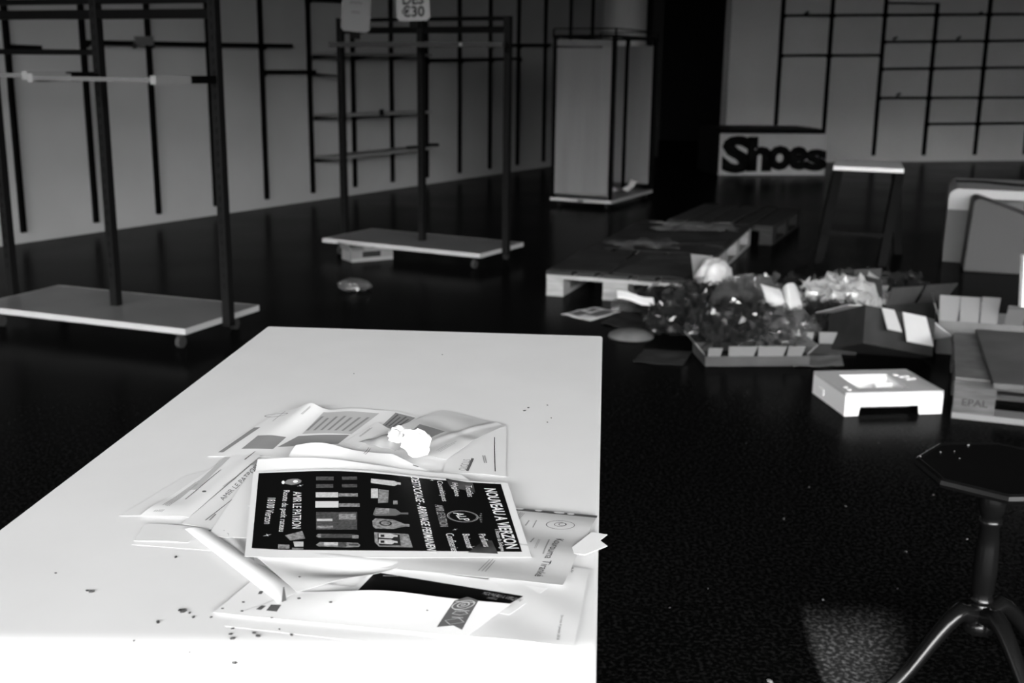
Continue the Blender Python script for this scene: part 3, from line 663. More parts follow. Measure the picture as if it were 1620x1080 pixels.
for x, y in ((.31, .20), (.335, .205), (.322, .165), (.345, .17), (.30, .23)): MB().box((x-.009, y-.007, h), (x+.009, y+.007, h+.004)).build('button', M_PLAST, t)
for x, y in ((.03, .04), (.03, .075)): MB().lathe([(.009, h), (.009, h+.003)], 12, Matrix.Translation((x, y, 0))).build('button', M_PLAST, t)
MB().box((-.004, .20, .02), (0, .25, .045)).build('side_tab', M_PLAST, t)

# ------------------------------------------------------------------ small carton and lump by the middle rack
t = flap_box('small_carton', 'small pale carton lying under the front edge of the middle rack', (-.97, 7.50, 0), .55, .30, .16, .075, [('l', .0, 1.0, .05, 30), ('f', .35, 1.0, .03, -60)], M_CARD, M_CARDL)
MB().box((-.151, -.0815, .0), (.15, -.0802, .022)).build('pale_side', M_CARDL, t)
MB().box((-.07, -.0815, .028), (.06, -.0802, .065)).build('opening_shade', M_INK, t)  # black plate standing in for the shade inside the opening
MB().box((-.1515, -.075, .004), (-.1502, .075, .07)).build('pale_end', M_CARDL, t)
crumple('plastic_lump', (-.91, 6.42, .028), (.095, .07, .036), film('dull_film', .07, .7, .25, .0), 3, .3, 2, 51, 'small milky plastic lump on the floor before the middle rack', 'plastic film', False, floor=.001)

# ------------------------------------------------------------------ octagonal tripod table
t = thing('tripod_table', 'small dark polished table with octagonal top, turned post and curved legs at the right edge', 'table', (1.0, 2.19, 0), 0)
def octa(r): return [(r*cos(radians(161+45*k)), r*sin(radians(161+45*k)), 0) for k in range(8)]
b = MB(); lv = [(.150, .448), (.168, .455), (.172, .462), (.170, .470), (.164, .474), (.158, .4715), (.0, .4705)]
rings = [[b.b.verts.new((x, y, z)) for x, y, _ in octa(max(r, .001))] for r, z in lv]
for A, B in zip(rings, rings[1:]):
    for k in range(8): b.b.faces.new((A[k], A[(k+1)%8], B[(k+1)%8], B[k]))
b.b.faces.new(rings[0][::-1]); b.b.faces.new(rings[-1]); b.build('table_top', M_DARKWOOD, t)
MB().lathe([(.03, .110), (.033, .125), (.028, .135), (.020, .142), (.024, .150), (.026, .158), (.020, .166), (.018, .172), (.024, .182), (.020, .19), (.023, .205), (.025, .25), (.023, .30), (.019, .345), (.024, .352), (.024, .358), (.019, .364), (.025, .38), (.028, .40), (.026, .42), (.020, .436), (.034, .444), (.034, .4479)], 24, Matrix.Translation((-.012, 0, 0))).build('post', M_DARKWOOD, t, smooth=True)
for a in (200, 285, 20):
    ca, sa = cos(radians(a)), sin(radians(a)); pts = []; rr = []
    for k in range(13):
        s = k/12; rad = .018+.20*s; zz = .155*(1-s)**1.2*(1+.9*s*(1-s)*1.6)+.012+.006*max(0, s-.8)
        if s < .15: zz = .150+.02*s
        pts.append((rad*ca-.012, rad*sa, zz)); rr.append(.021-.009*s)
    MB().path(pts, rr, 10).build('leg', M_DARKWOOD, t, smooth=True)

# ------------------------------------------------------------------ the long white table
TZ = .77
tc_ = [at(425, 516, TZ), at(953, 531, TZ), at(943, 1080, TZ)]
ax = (tc_[1]-tc_[2]).normalized(); ay = Vector((-ax.y, ax.x, 0))      # along the table (away), and to the left
far_r = tc_[1]; tw = .632; tl = 2.05
t = thing('display_table', 'long white table in the foreground covered with scattered papers', 'table', (far_r.x, far_r.y, 0), math.atan2(ax.y, ax.x))
# local x = along (away from the camera is 0 at the far edge, negative towards the camera), local y = to the left
MB().box((-tl, 0, TZ-.038), (0, tw, TZ)).build('table_top', M_TABLE, t, bevel=.004, segs=3)
MB().box((-tl+.05, .04, TZ-.10), (-.05, tw-.04, TZ-.0385)).build('apron', M_WHITE, t)
for x in (-tl+.04, -.10):
    for y in (.03, tw-.09): MB().box((x, y, 0), (x+.06, y+.06, TZ-.1005)).build('leg', M_WHITE, t)

# ------------------------------------------------------------------ papers
class Paper:
    def __init__(s, name, label, px, z, bump=None, m=None, cat='paper', n=(16, 16), th=.00016, zc=(0,0,0,0), group=None):
        s.z = TZ+z*.001; s.C = [at(x, y, s.z) for x, y in px]; s.bump = bump or (lambda u, v: 0)
        s.zc = zc
        s.W = ((s.C[1]-s.C[0]).length+(s.C[2]-s.C[3]).length)/2; s.H = ((s.C[3]-s.C[0]).length+(s.C[2]-s.C[1]).length)/2
        s.o = tag(MB().sheet(s.pt, n[0], n[1], th).build(name, m or M_PAPER, None, True), label, cat, group)
        s.k = 0
    def pt(s, u, v):
        C = s.C; p = C[0]*((1-u)*(1-v))+C[1]*(u*(1-v))+C[2]*(u*v)+C[3]*((1-u)*v)
        return p+Vector((0, 0, s.bump(u, v)))
    def uv(s, x, y):
        P = at(x, y, s.z); u = v = .5; C = s.C
        for _ in range(25):
            q = C[0]*((1-u)*(1-v))+C[1]*(u*(1-v))+C[2]*(u*v)+C[3]*((1-u)*v); e = P-q
            du_ = (C[1]-C[0])*(1-v)+(C[2]-C[3])*v; dv_ = (C[3]-C[0])*(1-u)+(C[2]-C[1])*u
            det = du_.x*dv_.y-du_.y*dv_.x; u += (e.x*dv_.y-e.y*dv_.x)/det; v += (du_.x*e.y-du_.y*e.x)/det
        return u, v
    def emit(s, mb, name, m, lift, parent=None):
        return mb.build(name, m, parent or s.o)
    def quad(s, mb, uvs, lift=.25, n=6):
        E = Vector((0, 0, lift*.001)); (a, b, c, d) = [Vector((*q, 0)) for q in uvs]
        V = [[mb.b.verts.new(s.pt(*((a*(1-i/n)+b*(i/n))*(1-j/n)+(d*(1-i/n)+c*(i/n))*(j/n)).xy)+E) for j in range(n+1)] for i in range(n+1)]
        for i in range(n):
            for j in range(n): mb.b.faces.new((V[i][j], V[i+1][j], V[i+1][j+1], V[i][j+1]))
    def pquad(s, mb, pxs, lift=.25, n=6): s.quad(mb, [s.uv(*p) for p in pxs], lift, n)
    def poly(s, mb, uvs, lift=.25):
        E = Vector((0, 0, lift*.001)); mb.b.faces.new([mb.b.verts.new(s.pt(*q)+E) for q in uvs])
    def ring(s, mb, c, rx, ry, w, lift=.25, n=28):
        """an elliptical line in metres around uv centre c"""
        E = Vector((0, 0, lift*.001)); A = []
        for k in range(n):
            a = 2*pi*k/n; A.append([mb.b.verts.new(s.pt(c[0]+(rx+o)*cos(a)/s.W, c[1]+(ry+o)*sin(a)/s.H)+E) for o in (-w/2, w/2)])
        for k in range(n): mb.b.faces.new((A[k][0], A[(k+1)%n][0], A[(k+1)%n][1], A[k][1]))
    def text(s, string, p, q, hgt, m, name='printed_text', bold=0.0, shear=0.0, lift=.3, spacing=1.0, frac=None, parent=None):
        """text running from uv p to uv q (its ends), hgt = letter height in metres; letters stand to the left of the reading direction"""
        me = text_mesh(string, bold, spacing); xs = [v.co.x for v in me.vertices]; ys = [v.co.y for v in me.vertices]
        a, b_ = min(xs), max(xs); lo, hi = min(ys), max(ys)
        P = Vector((p[0]*s.W, p[1]*s.H)); Q = Vector((q[0]*s.W, q[1]*s.H)); d = Q-P; n = Vector((-d.y, d.x)).normalized()
        for v in me.vertices:
            f = (v.co.x-a)/(b_-a); g = (v.co.y-lo)/(hi-lo)-.5
            w = P+d*(f+shear*g*hgt/d.length)+n*(g*hgt); pt = s.pt(w.x/s.W, w.y/s.H); v.co = pt+Vector((0, 0, lift*.001))
        me.materials.append(m); o = bpy.data.objects.new(name, me); COL.objects.link(o); o.parent = parent or s.o; return o
    def ptext(s, string, p, q, hgt, m, **k): return s.text(string, s.uv(*p), s.uv(*q), hgt, m, **k)
    def lines(s, mb, p0, p1, p2, p3, n, fill=.5, lift=.25, ragged=.0):
        """n rules between edge p0-p1 (first line) and p3-p2 (last line), in pixels"""
        a, b_, c, d = [Vector((*s.uv(*p), 0)) for p in (p0, p1, p2, p3)]
        for k in range(n):
            f0 = k/n; f1 = (k+fill)/n; rg = 1-ragged*random.random()
            A = a+(d-a)*f0; B = b_+(c-b_)*f0; A2 = a+(d-a)*f1; B2 = b_+(c-b_)*f1; B = A+(B-A)*rg; B2 = A2+(B2-A2)*rg
            s.quad(mb, [A.xy, B.xy, B2.xy, A2.xy], lift, 4)
g = lambda u, c, w: math.exp(-((u-c)/w)**2)

# --- back of the pile
bro = Paper('brochure', 'open printed brochure with grey bands at the far left of the paper pile', [(329, 722), (560, 724), (627, 650), (443, 651)], .8,
            lambda u, v: .004*g(u, .20, .14)*v+.009*g(u, .27, .09)*v**2+.004*g(u, .62, .2)*v+.0003, M_PAPER, 'brochure', (30, 12))
b = MB(); bro.pquad(b, [(345, 716), (353, 716), (412, 677), (402, 677)], .25, 8); bro.build = None; b.build('grey_bar', M_INKG, bro.o)
b = MB(); bro.pquad(b, [(382, 711), (432, 711), (453, 693), (408, 691)]); bro.pquad(b, [(439, 708), (535, 703), (553, 689), (472, 691)]); b.build('dark_band', M_INKG, bro.o)
b = MB(); bro.pquad(b, [(478, 688), (556, 688), (600, 655), (512, 655)], .4, 20); b.build('tinted_column', M_INKL, bro.o)
b = MB(); bro.lines(b, (484, 683), (510, 660), (596, 660), (562, 684), 7, .35, .6, .3); bro.lines(b, (405, 710), (425, 692), (450, 693), (432, 711), 4, .3, .32); b.build('text_lines', M_INKG, bro.o)
b = MB(); bro.ring(b, bro.uv(437, 658), .016, .008, .0015, .25, 20); bro.pquad(b, [(431, 668), (432, 668), (452, 652), (451, 652)]); bro.lines(b, (476, 664), (494, 652), (497, 652), (480, 664), 2, .4, .25, .3); b.build('emblem_lines', M_INKG, bro.o)
gf = Paper('grey_flyer', 'small dark grey text flyer poking out behind the plastic envelope', [(598, 676), (628, 682), (663, 660), (625, 650)], 2.0, None, M_PAPER, 'flyer', (6, 6))
b = MB(); gf.quad(b, [(.08, .06), (.92, .06), (.92, .92), (.08, .92)], .25); b.build('grey_field', M_INKG, gf.o)
b = MB(); [gf.quad(b, [(.2+.18*k, .15), (.27+.18*k, .15), (.27+.18*k, .85-.1*(k % 2)), (.2+.18*k, .85-.1*(k % 2))], .35, 3) for k in range(4)]; b.build('text_lines', M_INKD, gf.o)
pg5 = Paper('form_page', 'printed form with a ruled edge and dark logo at the far right of the pile', [(700, 747), (800, 754), (801, 676), (728, 672)], 1.0, lambda u, v: .0015*g(u, .6, .4), M_PAPER2, 'paper', (10, 10))
b = MB(); pg5.pquad(b, [(782.6, 747), (784.0, 747), (782.8, 693), (781.8, 693)], .25, 8); b.build('ruled_line', M_INK, pg5.o)
b = MB(); pg5.pquad(b, [(737, 746), (741, 747), (750, 727), (746, 726)]); b.build('logo_bar', M_INKD, pg5.o)
pg5.ptext('STUDIO', (739, 728), (731, 745), .009, M_INKG, name='logo_text')
b = MB(); pg5.lines(b, (763, 722), (766, 734), (772, 734), (769, 722), 2, .5); b.build('text_lines', M_INKG, pg5.o)
env = Paper('plastic_envelope', 'crumpled translucent plastic envelope with a grey square inside at the far right of the pile', [(572, 699), (706, 727), (801, 673), (700, 648)], 2.6,
            lambda u, v: .0045*sin(pi*v)*(.35+.65*u)+.0022*max(0,1-abs(v-.62+.2*u)/.10)*u+.0018*max(0,1-abs(u-.55-.3*v)/.08)+.0012*sin(14*v+5*u)*sin(pi*u)*sin(pi*v), mat('envelope_plastic', .66, .35, .3, .03, 9, .1, 14), 'envelope', (26, 26))
b = MB(); env.pquad(b, [(652, 684), (680, 697), (704, 687), (664, 674)]); b.build('grey_square', M_INKG, env.o)
b = MB(); env.lines(b, (690, 714), (722, 700), (728, 703), (698, 717), 3, .4, .25, .5); b.build('text_lines', M_INKL, env.o)
crd = Paper('letter_card', 'white letter slip with one line of print, left of the plastic envelope', [(546, 699), (567, 708), (626, 684), (597, 667)], 3.2, None, M_PAPER, 'paper', (6, 6))
b = MB(); crd.lines(b, (568, 690), (588, 675), (591, 676), (571, 691), 2, .4, .25, .2); b.build('text_lines', M_INKG, crd.o)
bag = Paper('clear_pouch', 'small clear plastic pouch beside the tissue on the pile', [(568, 699), (625, 712), (668, 690), (622, 684)], 4.6, lambda u, v: .007*sin(pi*u)*sin(pi*v)+.0008*sin(17*u+9*v), mat('pouch_plastic', .42, .25, .5, .15, 40), 'pouch', (14, 14))
c = at(658, 722, TZ+.008)
tag(crumple('crumpled_tissue', (c.x, c.y+.006, TZ+.024), (.0175, .014, .0165), M_TISSUE, 3, .35, 1.8, 5, floor=TZ+.007, smooth=False), 'bright white crumpled tissue ball on the pile', 'tissue')
tag(crumple('crumpled_paper', (at(632, 708, TZ).x, at(632, 708, TZ).y, TZ+.018), (.013, .012, .010), M_PAPER2, 3, .5, 2.6, 8, floor=TZ+.0085), 'small crumpled scrap just left of the tissue ball', 'paper')
# --- left letters
l0 = Paper('letter', 'letter sheet sticking out lowest at the left tip of the pile', [(189, 816), (262, 816), (352, 738), (295, 752)], .5, lambda u, v: .0004, M_PAPER2, 'letter', (8, 8))
l1 = Paper('letter', 'letter with a long grey text block at the left of the pile', [(222, 817), (299, 820), (412, 722), (366, 719)], 1.4, lambda u, v: .003*g(v, .1, .12)*(1-u)+.002*g(u, .8, .3), M_PAPER, 'letter', (14, 18))
b = MB(); l1.pquad(b, [(300, 775), (312, 775), (365, 723), (356, 723)], .25, 8); b.build('grey_block', M_INKL, l1.o)
b = MB(); l1.lines(b, (243, 812), (313, 760), (322, 760), (258, 812), 5, .35, .25, .1); b.build('text_lines', M_INKG, l1.o)
b = MB(); l1.pquad(b, [(292.5, 791), (294, 791), (350, 743), (348.8, 743)], .25, 6); l1.lines(b, (386, 729), (403, 716), (405, 716), (389, 729), 1, .8); b.build('address_line', M_INKD, l1.o)
l2 = Paper('letter', 'letter headed in small capitals, half hidden left of the black flyer', [(288, 828), (345, 838), (432, 755), (398, 738)], 2.6, lambda u, v: .003*g(u, .05, .15)*v, M_PAPER2, 'letter', (14, 14))
l2.ptext('AMIR LE PATRON', (350, 791), (407, 739), .0075, M_INKD)
b = MB(); l2.pquad(b, [(324, 823), (326, 823), (368, 790), (366.5, 790)], .25, 6); b.build('rule', M_INKD, l2.o)
b = MB(); l2.lines(b, (352, 770), (372, 757), (375, 760), (356, 773), 2, .3); l2.pquad(b, [(330, 823), (333, 823), (343, 813), (340, 813)]); b.build('text_lines', M_INKG, l2.o)
l3 = Paper('blank_sheet', 'blank white sheet corner left of the black flyer', [(328, 848), (410, 852), (430, 752), (395, 748)], 3.6, None, M_PAPER, 'paper', (6, 6))
e1 = Paper('envelope', 'flat envelope at the lower left of the pile, lower of two', [(209, 861), (352, 872), (372, 835), (232, 833)], .5, None, M_PAPER, 'envelope', (8, 6))
e2 = Paper('envelope', 'flat envelope at the lower left of the pile, upper of two', [(212, 855), (297, 858), (330, 836), (232, 827)], 1.3, lambda u, v: .001*g(u, .5, .3), M_PAPER2, 'envelope', (8, 6))
e3 = Paper('creased_sheet', 'creased greyish sheet between the white strip and the black flyer', [(330, 862), (402, 892), (400, 848), (322, 835)], 2.2, lambda u, v: .0015*sin(9*u+4*v), mat('creased_grey', .5, .7, .1, .12, 30), 'paper', (12, 8))
# --- sheets just behind the flyer
s1_ = Paper('curled_sheet', 'white sheet with a lifted far edge behind the black flyer, upper right one', [(430, 752), (700, 755), (622, 722), (468, 714)], 5.0, lambda u, v: .010*v**2*(g(u, .25, .3)+.35), M_PAPER, 'paper', (24, 10))
b = MB(); s1_.lines(b, (575, 722), (583, 714), (588, 716), (580, 724), 2, .4); b.build('text_lines', M_INKG, s1_.o)
s2_ = Paper('curled_sheet', 'white sheet with a bowed far edge lying directly under the black flyer', [(392, 800), (800, 800), (730, 751), (408, 734)], 6.0, lambda u, v: .012*v**2*g(u, .30, .38), M_PAPER, 'paper', (26, 12))
b = MB(); s2_.pquad(b, [(653, 740), (662, 742), (662, 740.8), (653, 738.8)]); b.build('ink_dash', M_INKD, s2_.o)
# --- under the flyer, front
cv = Paper('plastic_sleeve', 'clear punched sleeve holding a printed page, right of the black flyer', [(470, 886), (890, 928), (945, 817), (562, 786)], 4.6, lambda u, v: .002*sin(7*v+2*u)**2+.0015*sin(pi*v), M_SLEEVE, 'document', (26, 20))
b = MB(); cv.pquad(b, [(562, 789.5), (944, 820.5), (945, 816), (562, 785)], .25, 12); b.build('punched_strip', M_INKD, cv.o)
b = MB()
for (x, y, w_) in ((820, 805.8, .006), (852, 808.6, .004), (884.5, 811.6, .006), (903, 813.6, .004)):
    cu = cv.uv(x, y+.8); cv.poly(b, [(cu[0]+w_*cos(2*pi*k/14)/cv.W, cu[1]+.0032*sin(2*pi*k/14)/cv.H) for k in range(14)], .4)
b.build('punch_holes', M_INKW, cv.o)
b = MB(); cv.ring(b, cv.uv(886.5, 833.5), .0148, .0105, .0006); cc = cv.uv(886.5, 833)
cv.ring(b, (cc[0]-.001, cc[1]), .006, .005, .0006, .25, 12); cv.ring(b, (cc[0]+.008, cc[1]+.004), .004, .0035, .0006, .25, 10); b.build('emblem', M_INK, cv.o)
cv.ptext('Kourouma Tiranké', (886, 855), (852, 914), .0085, M_INK)
b = MB(); cv.lines(b, (868, 856), (858, 880), (862, 881), (872, 857), 1, .5); cv.lines(b, (812, 834), (830, 815), (822, 813), (806, 832), 3, .35)
cv.lines(b, (830, 833), (836, 826), (839, 826.5), (833, 834), 1, .7); cv.lines(b, (838, 862), (844, 854), (847, 854.5), (841, 862.5), 1, .7)
cv.lines(b, (756, 906), (778, 882), (792, 882), (772, 908), 3, .3, .25, .25); cv.lines(b, (842, 836), (848, 826), (851, 827), (845, 837), 1, .5); cv.lines(b, (845, 872), (852, 856), (856, 857), (849, 873), 2, .3); b.build('text_lines', M_INKG, cv.o)
# --- front stack of leaflets
t3 = Paper('leaflet', 'white leaflet at the very front of the stack, lowest of three', [(356, 990), (815, 1042), (880, 1000), (420, 930)], .4, None, M_PAPER, 'leaflet', (10, 10), group='white leaflets at the front')
t2_ = Paper('leaflet', 'white leaflet in the middle of the front stack, with a lifted left tip', [(338, 971), (762, 1014), (830, 955), (405, 915)], 1.2, lambda u, v: .0015*(1-u), M_PAPER, 'leaflet', (12, 10), group='white leaflets at the front')
b = MB(); t2_.pquad(b, [(408, 942), (414, 942), (417, 937), (411, 937)]); b.build('small_logos', M_INKD, t2_.o)
rs = Paper('plastic_sleeve', 'clear sleeve with one small printed line at the right front of the pile', [(700, 1003), (908, 1023), (932, 900), (800, 885)], 1.9, lambda u, v: .0012*sin(6*v+3*u)**2, mat('pale_sleeve', .70, .35, .3, .03, 9), 'document', (16, 16))
rs.ptext('Service, 4 janvier 2018', (889, 975), (882, 1012), .0028, M_INKD)
rs.ptext('a.fr', (907, 899), (904, 908), .003, M_INKD)
f2 = Paper('black_flyer', 'second black flyer mostly hidden under the white leaflets in front', [(560, 930), (806, 972), (866, 930), (600, 893)], 2.8, None, M_PAPER, 'flyer', (20, 8))
b = MB(); f2.pquad(b, [(560, 940), (803, 957), (828, 943), (594, 905)], .25, 8); b.build('black_panel', M_FLYER, f2.o)
f2.ptext('NOUVEAU A VIERZON', (765, 938), (825, 950), .006, M_INKN, lift=.4); b = MB(); f2.lines(b, (606, 910.5), (630, 911), (630, 912.6), (606, 912), 1, .6, .4); f2.lines(b, (770, 947), (786, 949), (788, 945), (772, 944), 2, .3, .4); b.build('print_marks', M_INKN, f2.o)
mid = Paper('crumpled_sheet', 'crumpled greyish white sheet under the near edge of the black flyer', [(470, 940), (600, 910), (690, 885), (388, 868)], 3.4, lambda u, v: .0025*sin(8*v+3*u)*sin(pi*u)+.0025, M_PAPER2, 'paper', (20, 14))
t1_ = Paper('leaflet', 'uppermost white leaflet of the front stack with a dark ribbon label', [(368, 973), (736, 1008), (808, 962), (474, 938)], 2.4,
            lambda u, v: .0005+.008*v**1.5*g(u, .42, .30)+.004*v*g(u, .95, .3), M_PAPER, 'leaflet', (30, 14), group='white leaflets at the front')
rb = [(691, 992), (717, 989.5), (731, 996.5), (757, 950), (740, 944), (719, 950)]
def lifted(paper, px):   # pixel to uv on the bent paper
    u, v = paper.uv(*px)
    for _ in range(8):
        h_ = paper.bump(u, v); d_ = ray(*px); P = EYE+d_*((paper.z+h_-CAM_H)/d_.z)
        # back to the flat patch
        C = paper.C; uu, vv = u, v
        for _k in range(12):
            q_ = C[0]*((1-uu)*(1-vv))+C[1]*(uu*(1-vv))+C[2]*(uu*vv)+C[3]*((1-uu)*vv); e_ = P-q_; e_.z = 0
            a_ = (C[1]-C[0])*(1-vv)+(C[2]-C[3])*vv; b2 = (C[3]-C[0])*(1-uu)+(C[2]-C[1])*uu; det = a_.x*b2.y-a_.y*b2.x
            uu += (e_.x*b2.y-e_.y*b2.x)/det; vv += (a_.x*e_.y-a_.y*e_.x)/det
        u, v = uu, vv
    return u, v
b = MB(); t1_.pquad(b, [(405, 965), (413, 966), (421, 960), (414, 959)], .3); t1_.pquad(b, [(421, 967), (438, 969), (445, 959), (429, 958)], .3); b.build('small_logos', M_INKD, t1_.o)
R6 = [lifted(t1_, p) for p in rb]
b = MB(); t1_.quad(b, [R6[0], R6[1], R6[4], R6[5]], .28, 6); t1_.quad(b, [R6[1], R6[2], R6[3], R6[4]], .28, 6); rbo = b.build('ribbon_label', M_INKD, t1_.o); part_label(rbo, 'dark ribbon label with white pictograms')
b = MB()
cA = lifted(t1_, (733, 957)); t1_.ring(b, cA, .0085, .0095, .0012, .42, 20); t1_.ring(b, cA, .0045, .005, .0012, .42, 14); t1_.ring(b, cA, .0015, .0017, .001, .42, 8)
for (p_, q_) in (((720, 952), (752, 954)), ((718, 965), (742, 967)), ((714, 977), (732, 978))):
    A_, B_ = lifted(t1_, p_), lifted(t1_, q_); t1_.quad(b, [A_, B_, (B_[0], B_[1]+.018), (A_[0], A_[1]+.018)], .42, 4)
cB = lifted(t1_, (728, 970)); t1_.ring(b, cB, .007, .004, .001, .42, 5)
cB = lifted(t1_, (719, 983)); t1_.ring(b, cB, .0085, .0065, .0009, .42, 4)
b.build('pictograms', mat('label_print', .45, .6, .1), rbo)
# curled white strip pointing at the camera
strip = Paper('paper_strip', 'curled white paper strip with a pointed tip at the left front of the pile', [(292, 838), (440, 955), (474, 936), (326, 838)], 3.2,
              lambda u, v: .0012+.0045*sin(pi*v)*(.35+.65*u)*(1-u**6*.8), M_PAPER, 'paper', (24, 10))
tear = Paper('torn_scrap', 'tiny dark torn scrap at the tip of the curled white strip', [(446, 952), (453, 949), (450, 937), (448, 938)], 4.6, lambda u, v: .006*v, M_INKD, 'paper', (4, 4))
# white swallowtail bookmark over the table edge
z_ = TZ+.0075
pl = [at(x, y, z_) for x, y in ((905, 866), (936, 842), (961, 846), (949, 855), (961, 864), (925, 878), (908, 876))]
tag(MB().prism(pl, (0,0,.0006)).build('paper_bookmark', M_PAPER, None), 'white swallowtail paper bookmark poking over the right edge of the table', 'bookmark')

# --- the black flyer on top
fl = Paper('black_flyer', 'black printed shop flyer lying on top of the paper pile', [(387, 883), (841, 881), (803, 764), (401, 750)], 8.0,
           lambda u, v: .010*v**1.5*g(u, .36, .34)+.002*(1-v)*(g(u, 0, .08)), M_PAPER, 'flyer', (36, 18))
b = MB(); L = lambda x, y: lifted(fl, (x, y))
blk_uv = [L(397, 869), L(833, 873), L(796, 766), L(409, 752)]
blk_uv = [(.022, .085), (.972, .06), (.972, .975), (.022, .975)]
fl.quad(b, blk_uv, .2, 30); bp = b.build('black_panel', M_FLYER, fl.o)
def FT(s, p, q, h, m=M_INKW, bold=.0, shear=0., nm='printed_text', sp=1.0): return fl.text(s, L(*p), L(*q), h, m, nm, bold, shear, .4, sp, None, bp)
FT('NOUVEAU A VIERZON', (775, 773), (811, 868), .0135, bold=.02)
FT('1 Route de Sologne', (785, 838), (795, 872), .006)
FT('Textiles', (741, 768), (745, 786), .0075); FT('Hygiène', (718, 764), (723, 785), .0085); FT('Cosmétiques', (694, 761), (703, 793), .0085)
FT('Parfums', (762, 845), (771, 865), .0075); FT('Boissons', (737, 845), (744, 866), .0075); FT('Confiseries', (711, 844), (721, 873), .0085)
FT('AMIR LE PATRON', (694, 799), (703, 833), .009, mat('soft_white_print', .42, .6, .1), .0)
FT('DESTOCKAGE - ARRIVAGE PERMANENT', (656, 755), (684, 876), .0095, bold=.012, shear=.25)
FT('AMIR LE PATRON', (470.5, 778), (469, 836), .0095); FT('Route du petit rateau', (452, 776), (444.5, 841), .009); FT('18100 Vierzon', (430, 788), (424, 829), .0088)
b = MB(); fl.ring(b, L(732, 817), .0165, .0165, .0009, .4, 32); fl.ring(b, L(732, 817), .0150, .0150, .0004, .4, 32)
for k in range(5):   # little crown
    c0 = L(758+1.2*abs(k-2), 813+3.2*k); fl.poly(b, [(c0[0], c0[1]-.006), (c0[0]+.014-.004*abs(k-2), c0[1]), (c0[0], c0[1]+.006)], .4)
b.build('emblem_ring', mat('emblem_grey', .35, .6, .1), bp)
FT('ALP', (724, 811), (737, 824), .0105, M_INKW, .0, .1, 'emblem_letters')
# map pin
b = MB(); c0 = L(465, 762); n_ = 16
fl.poly(b, [L(448, 764.5), L(455, 759), L(463, 757.5), L(471, 757.5), L(477, 760), L(476, 763.5), L(470, 766), L(461, 767.5)], .35); b.build('map_pin', M_INKM, bp)
b = MB(); fl.poly(b, [(c0[0]+.010*cos(2*pi*k/12)+.006, c0[1]+.018*sin(2*pi*k/12)) for k in range(12)], .5); c1 = L(448, 763.5); fl.poly(b, [(c1[0]+.006*cos(2*pi*k/12), c1[1]+.022*sin(2*pi*k/12)) for k in range(12)], .5); b.build('pin_dots', M_INKW, bp)
# product pictures
def pic(pts, m, lift=.35, nm='product_picture'):
    b = MB(); fl.poly(b, [L(*p) for p in pts], lift); return b.build(nm, m, bp)
def rectpic(x0, y0, x1, y1, m, lift=.35, sk=0): return pic([(x0, y1), (x1, y1), (x1+sk, y0), (x0+sk, y0)], m, lift)
M_G1 = mat('print_dim', .035, .5, .1, g2=.10, scale=300); M_G2 = mat('print_mid', .10, .5, .1, g2=.35, scale=260); M_G3 = mat('print_light', .42, .5, .1, g2=.62, scale=300); M_G4 = mat('print_dark', .02, .5, .1)
rectpic(500, 754, 528, 760, M_G1); rectpic(541, 754, 565, 759, M_G1); rectpic(500, 766, 527, 772, M_G1); rectpic(541, 766, 565, 771, M_G1)
rectpic(499.5, 779, 535, 787, M_G3); rectpic(535.5, 780.5, 566, 785.5, M_G2); rectpic(499, 793, 535.5, 803, mat('print_pale', .6, .5, .1)); rectpic(536, 796.5, 569, 802, M_G2)
rectpic(500, 810, 565, 838, M_G1); rectpic(501, 821, 526, 824.5, M_G3, .45); rectpic(501, 832, 527, 836, M_G2, .45); rectpic(536, 813, 563, 822, M_G2, .45)
pic([(500, 849), (503, 851), (560, 851), (568, 850), (568, 847), (560, 845), (505, 844.5), (501, 846)], M_G1); pic([(500, 848), (504, 850.5), (508, 850.5), (508, 845), (503, 845)], M_G2, .45); rectpic(557, 847, 567, 852, M_G2, .45)
pic([(500, 862), (504, 864.5), (548, 866), (568, 865.5), (570, 862), (566, 859), (548, 858), (506, 857.5)], M_G2); rectpic(512.5, 858, 534.5, 863, M_G3, .45); rectpic(535, 858.2, 548, 865.5, M_G1, .45); rectpic(552, 860.5, 567, 863.5, M_G1, .45)
pic([(586.5, 764), (624, 769), (629, 766.5), (634, 767), (634, 763.5), (629, 763), (624, 761), (587, 757)], M_G3)
rectpic(587, 773, 598, 788, M_G3); pic([(598, 796), (614, 795), (615, 776), (599, 774)], M_G2); rectpic(622, 792, 629, 798, M_G2)
pic([(590, 814), (594, 816), (626, 816), (634, 813.5), (646, 814), (646, 811), (634, 811), (626, 805), (594, 803)], mat('print_grey', .13, .5, .1)); rectpic(594, 804.5, 616, 813, M_G2, .45)
pic([(590, 833), (594, 836), (622, 837), (640, 833), (648, 833), (648, 829.5), (640, 829), (622, 822), (594, 820), (589, 824)], M_G2); fb = MB(); c2 = L(610, 828); fl.ring(fb, c2, .006, .006, .002, .5, 12); fb.build('product_badge', M_G4, bp)
pic([(592, 842), (646, 845), (653, 866), (600, 865), (593, 858)], M_G2); pic([(597.5, 844), (632, 846), (634, 863), (600, 863.5), (597.5, 855)], M_G4, .45)
for dy in (0, 9.5):
    pic([(599, 850.5+dy), (620, 852+dy), (624, 849.5+dy), (629, 850+dy), (629, 847+dy), (624, 846.5+dy), (618, 844.5+dy), (599, 844+dy)], M_G3, .55); rectpic(602, 846+dy, 608, 850+dy, M_G4, .62)
pic([(440, 868), (458, 868), (458, 862), (440, 861)], M_G2); pic([(451, 847), (478, 840), (483, 852), (459, 855)], M_G2); pic([(466, 865), (480, 865), (480, 857), (464, 857)], M_G3, .4); pic([(462, 869.5), (480, 869.5), (480, 867.2), (462, 866.5)], M_G2)
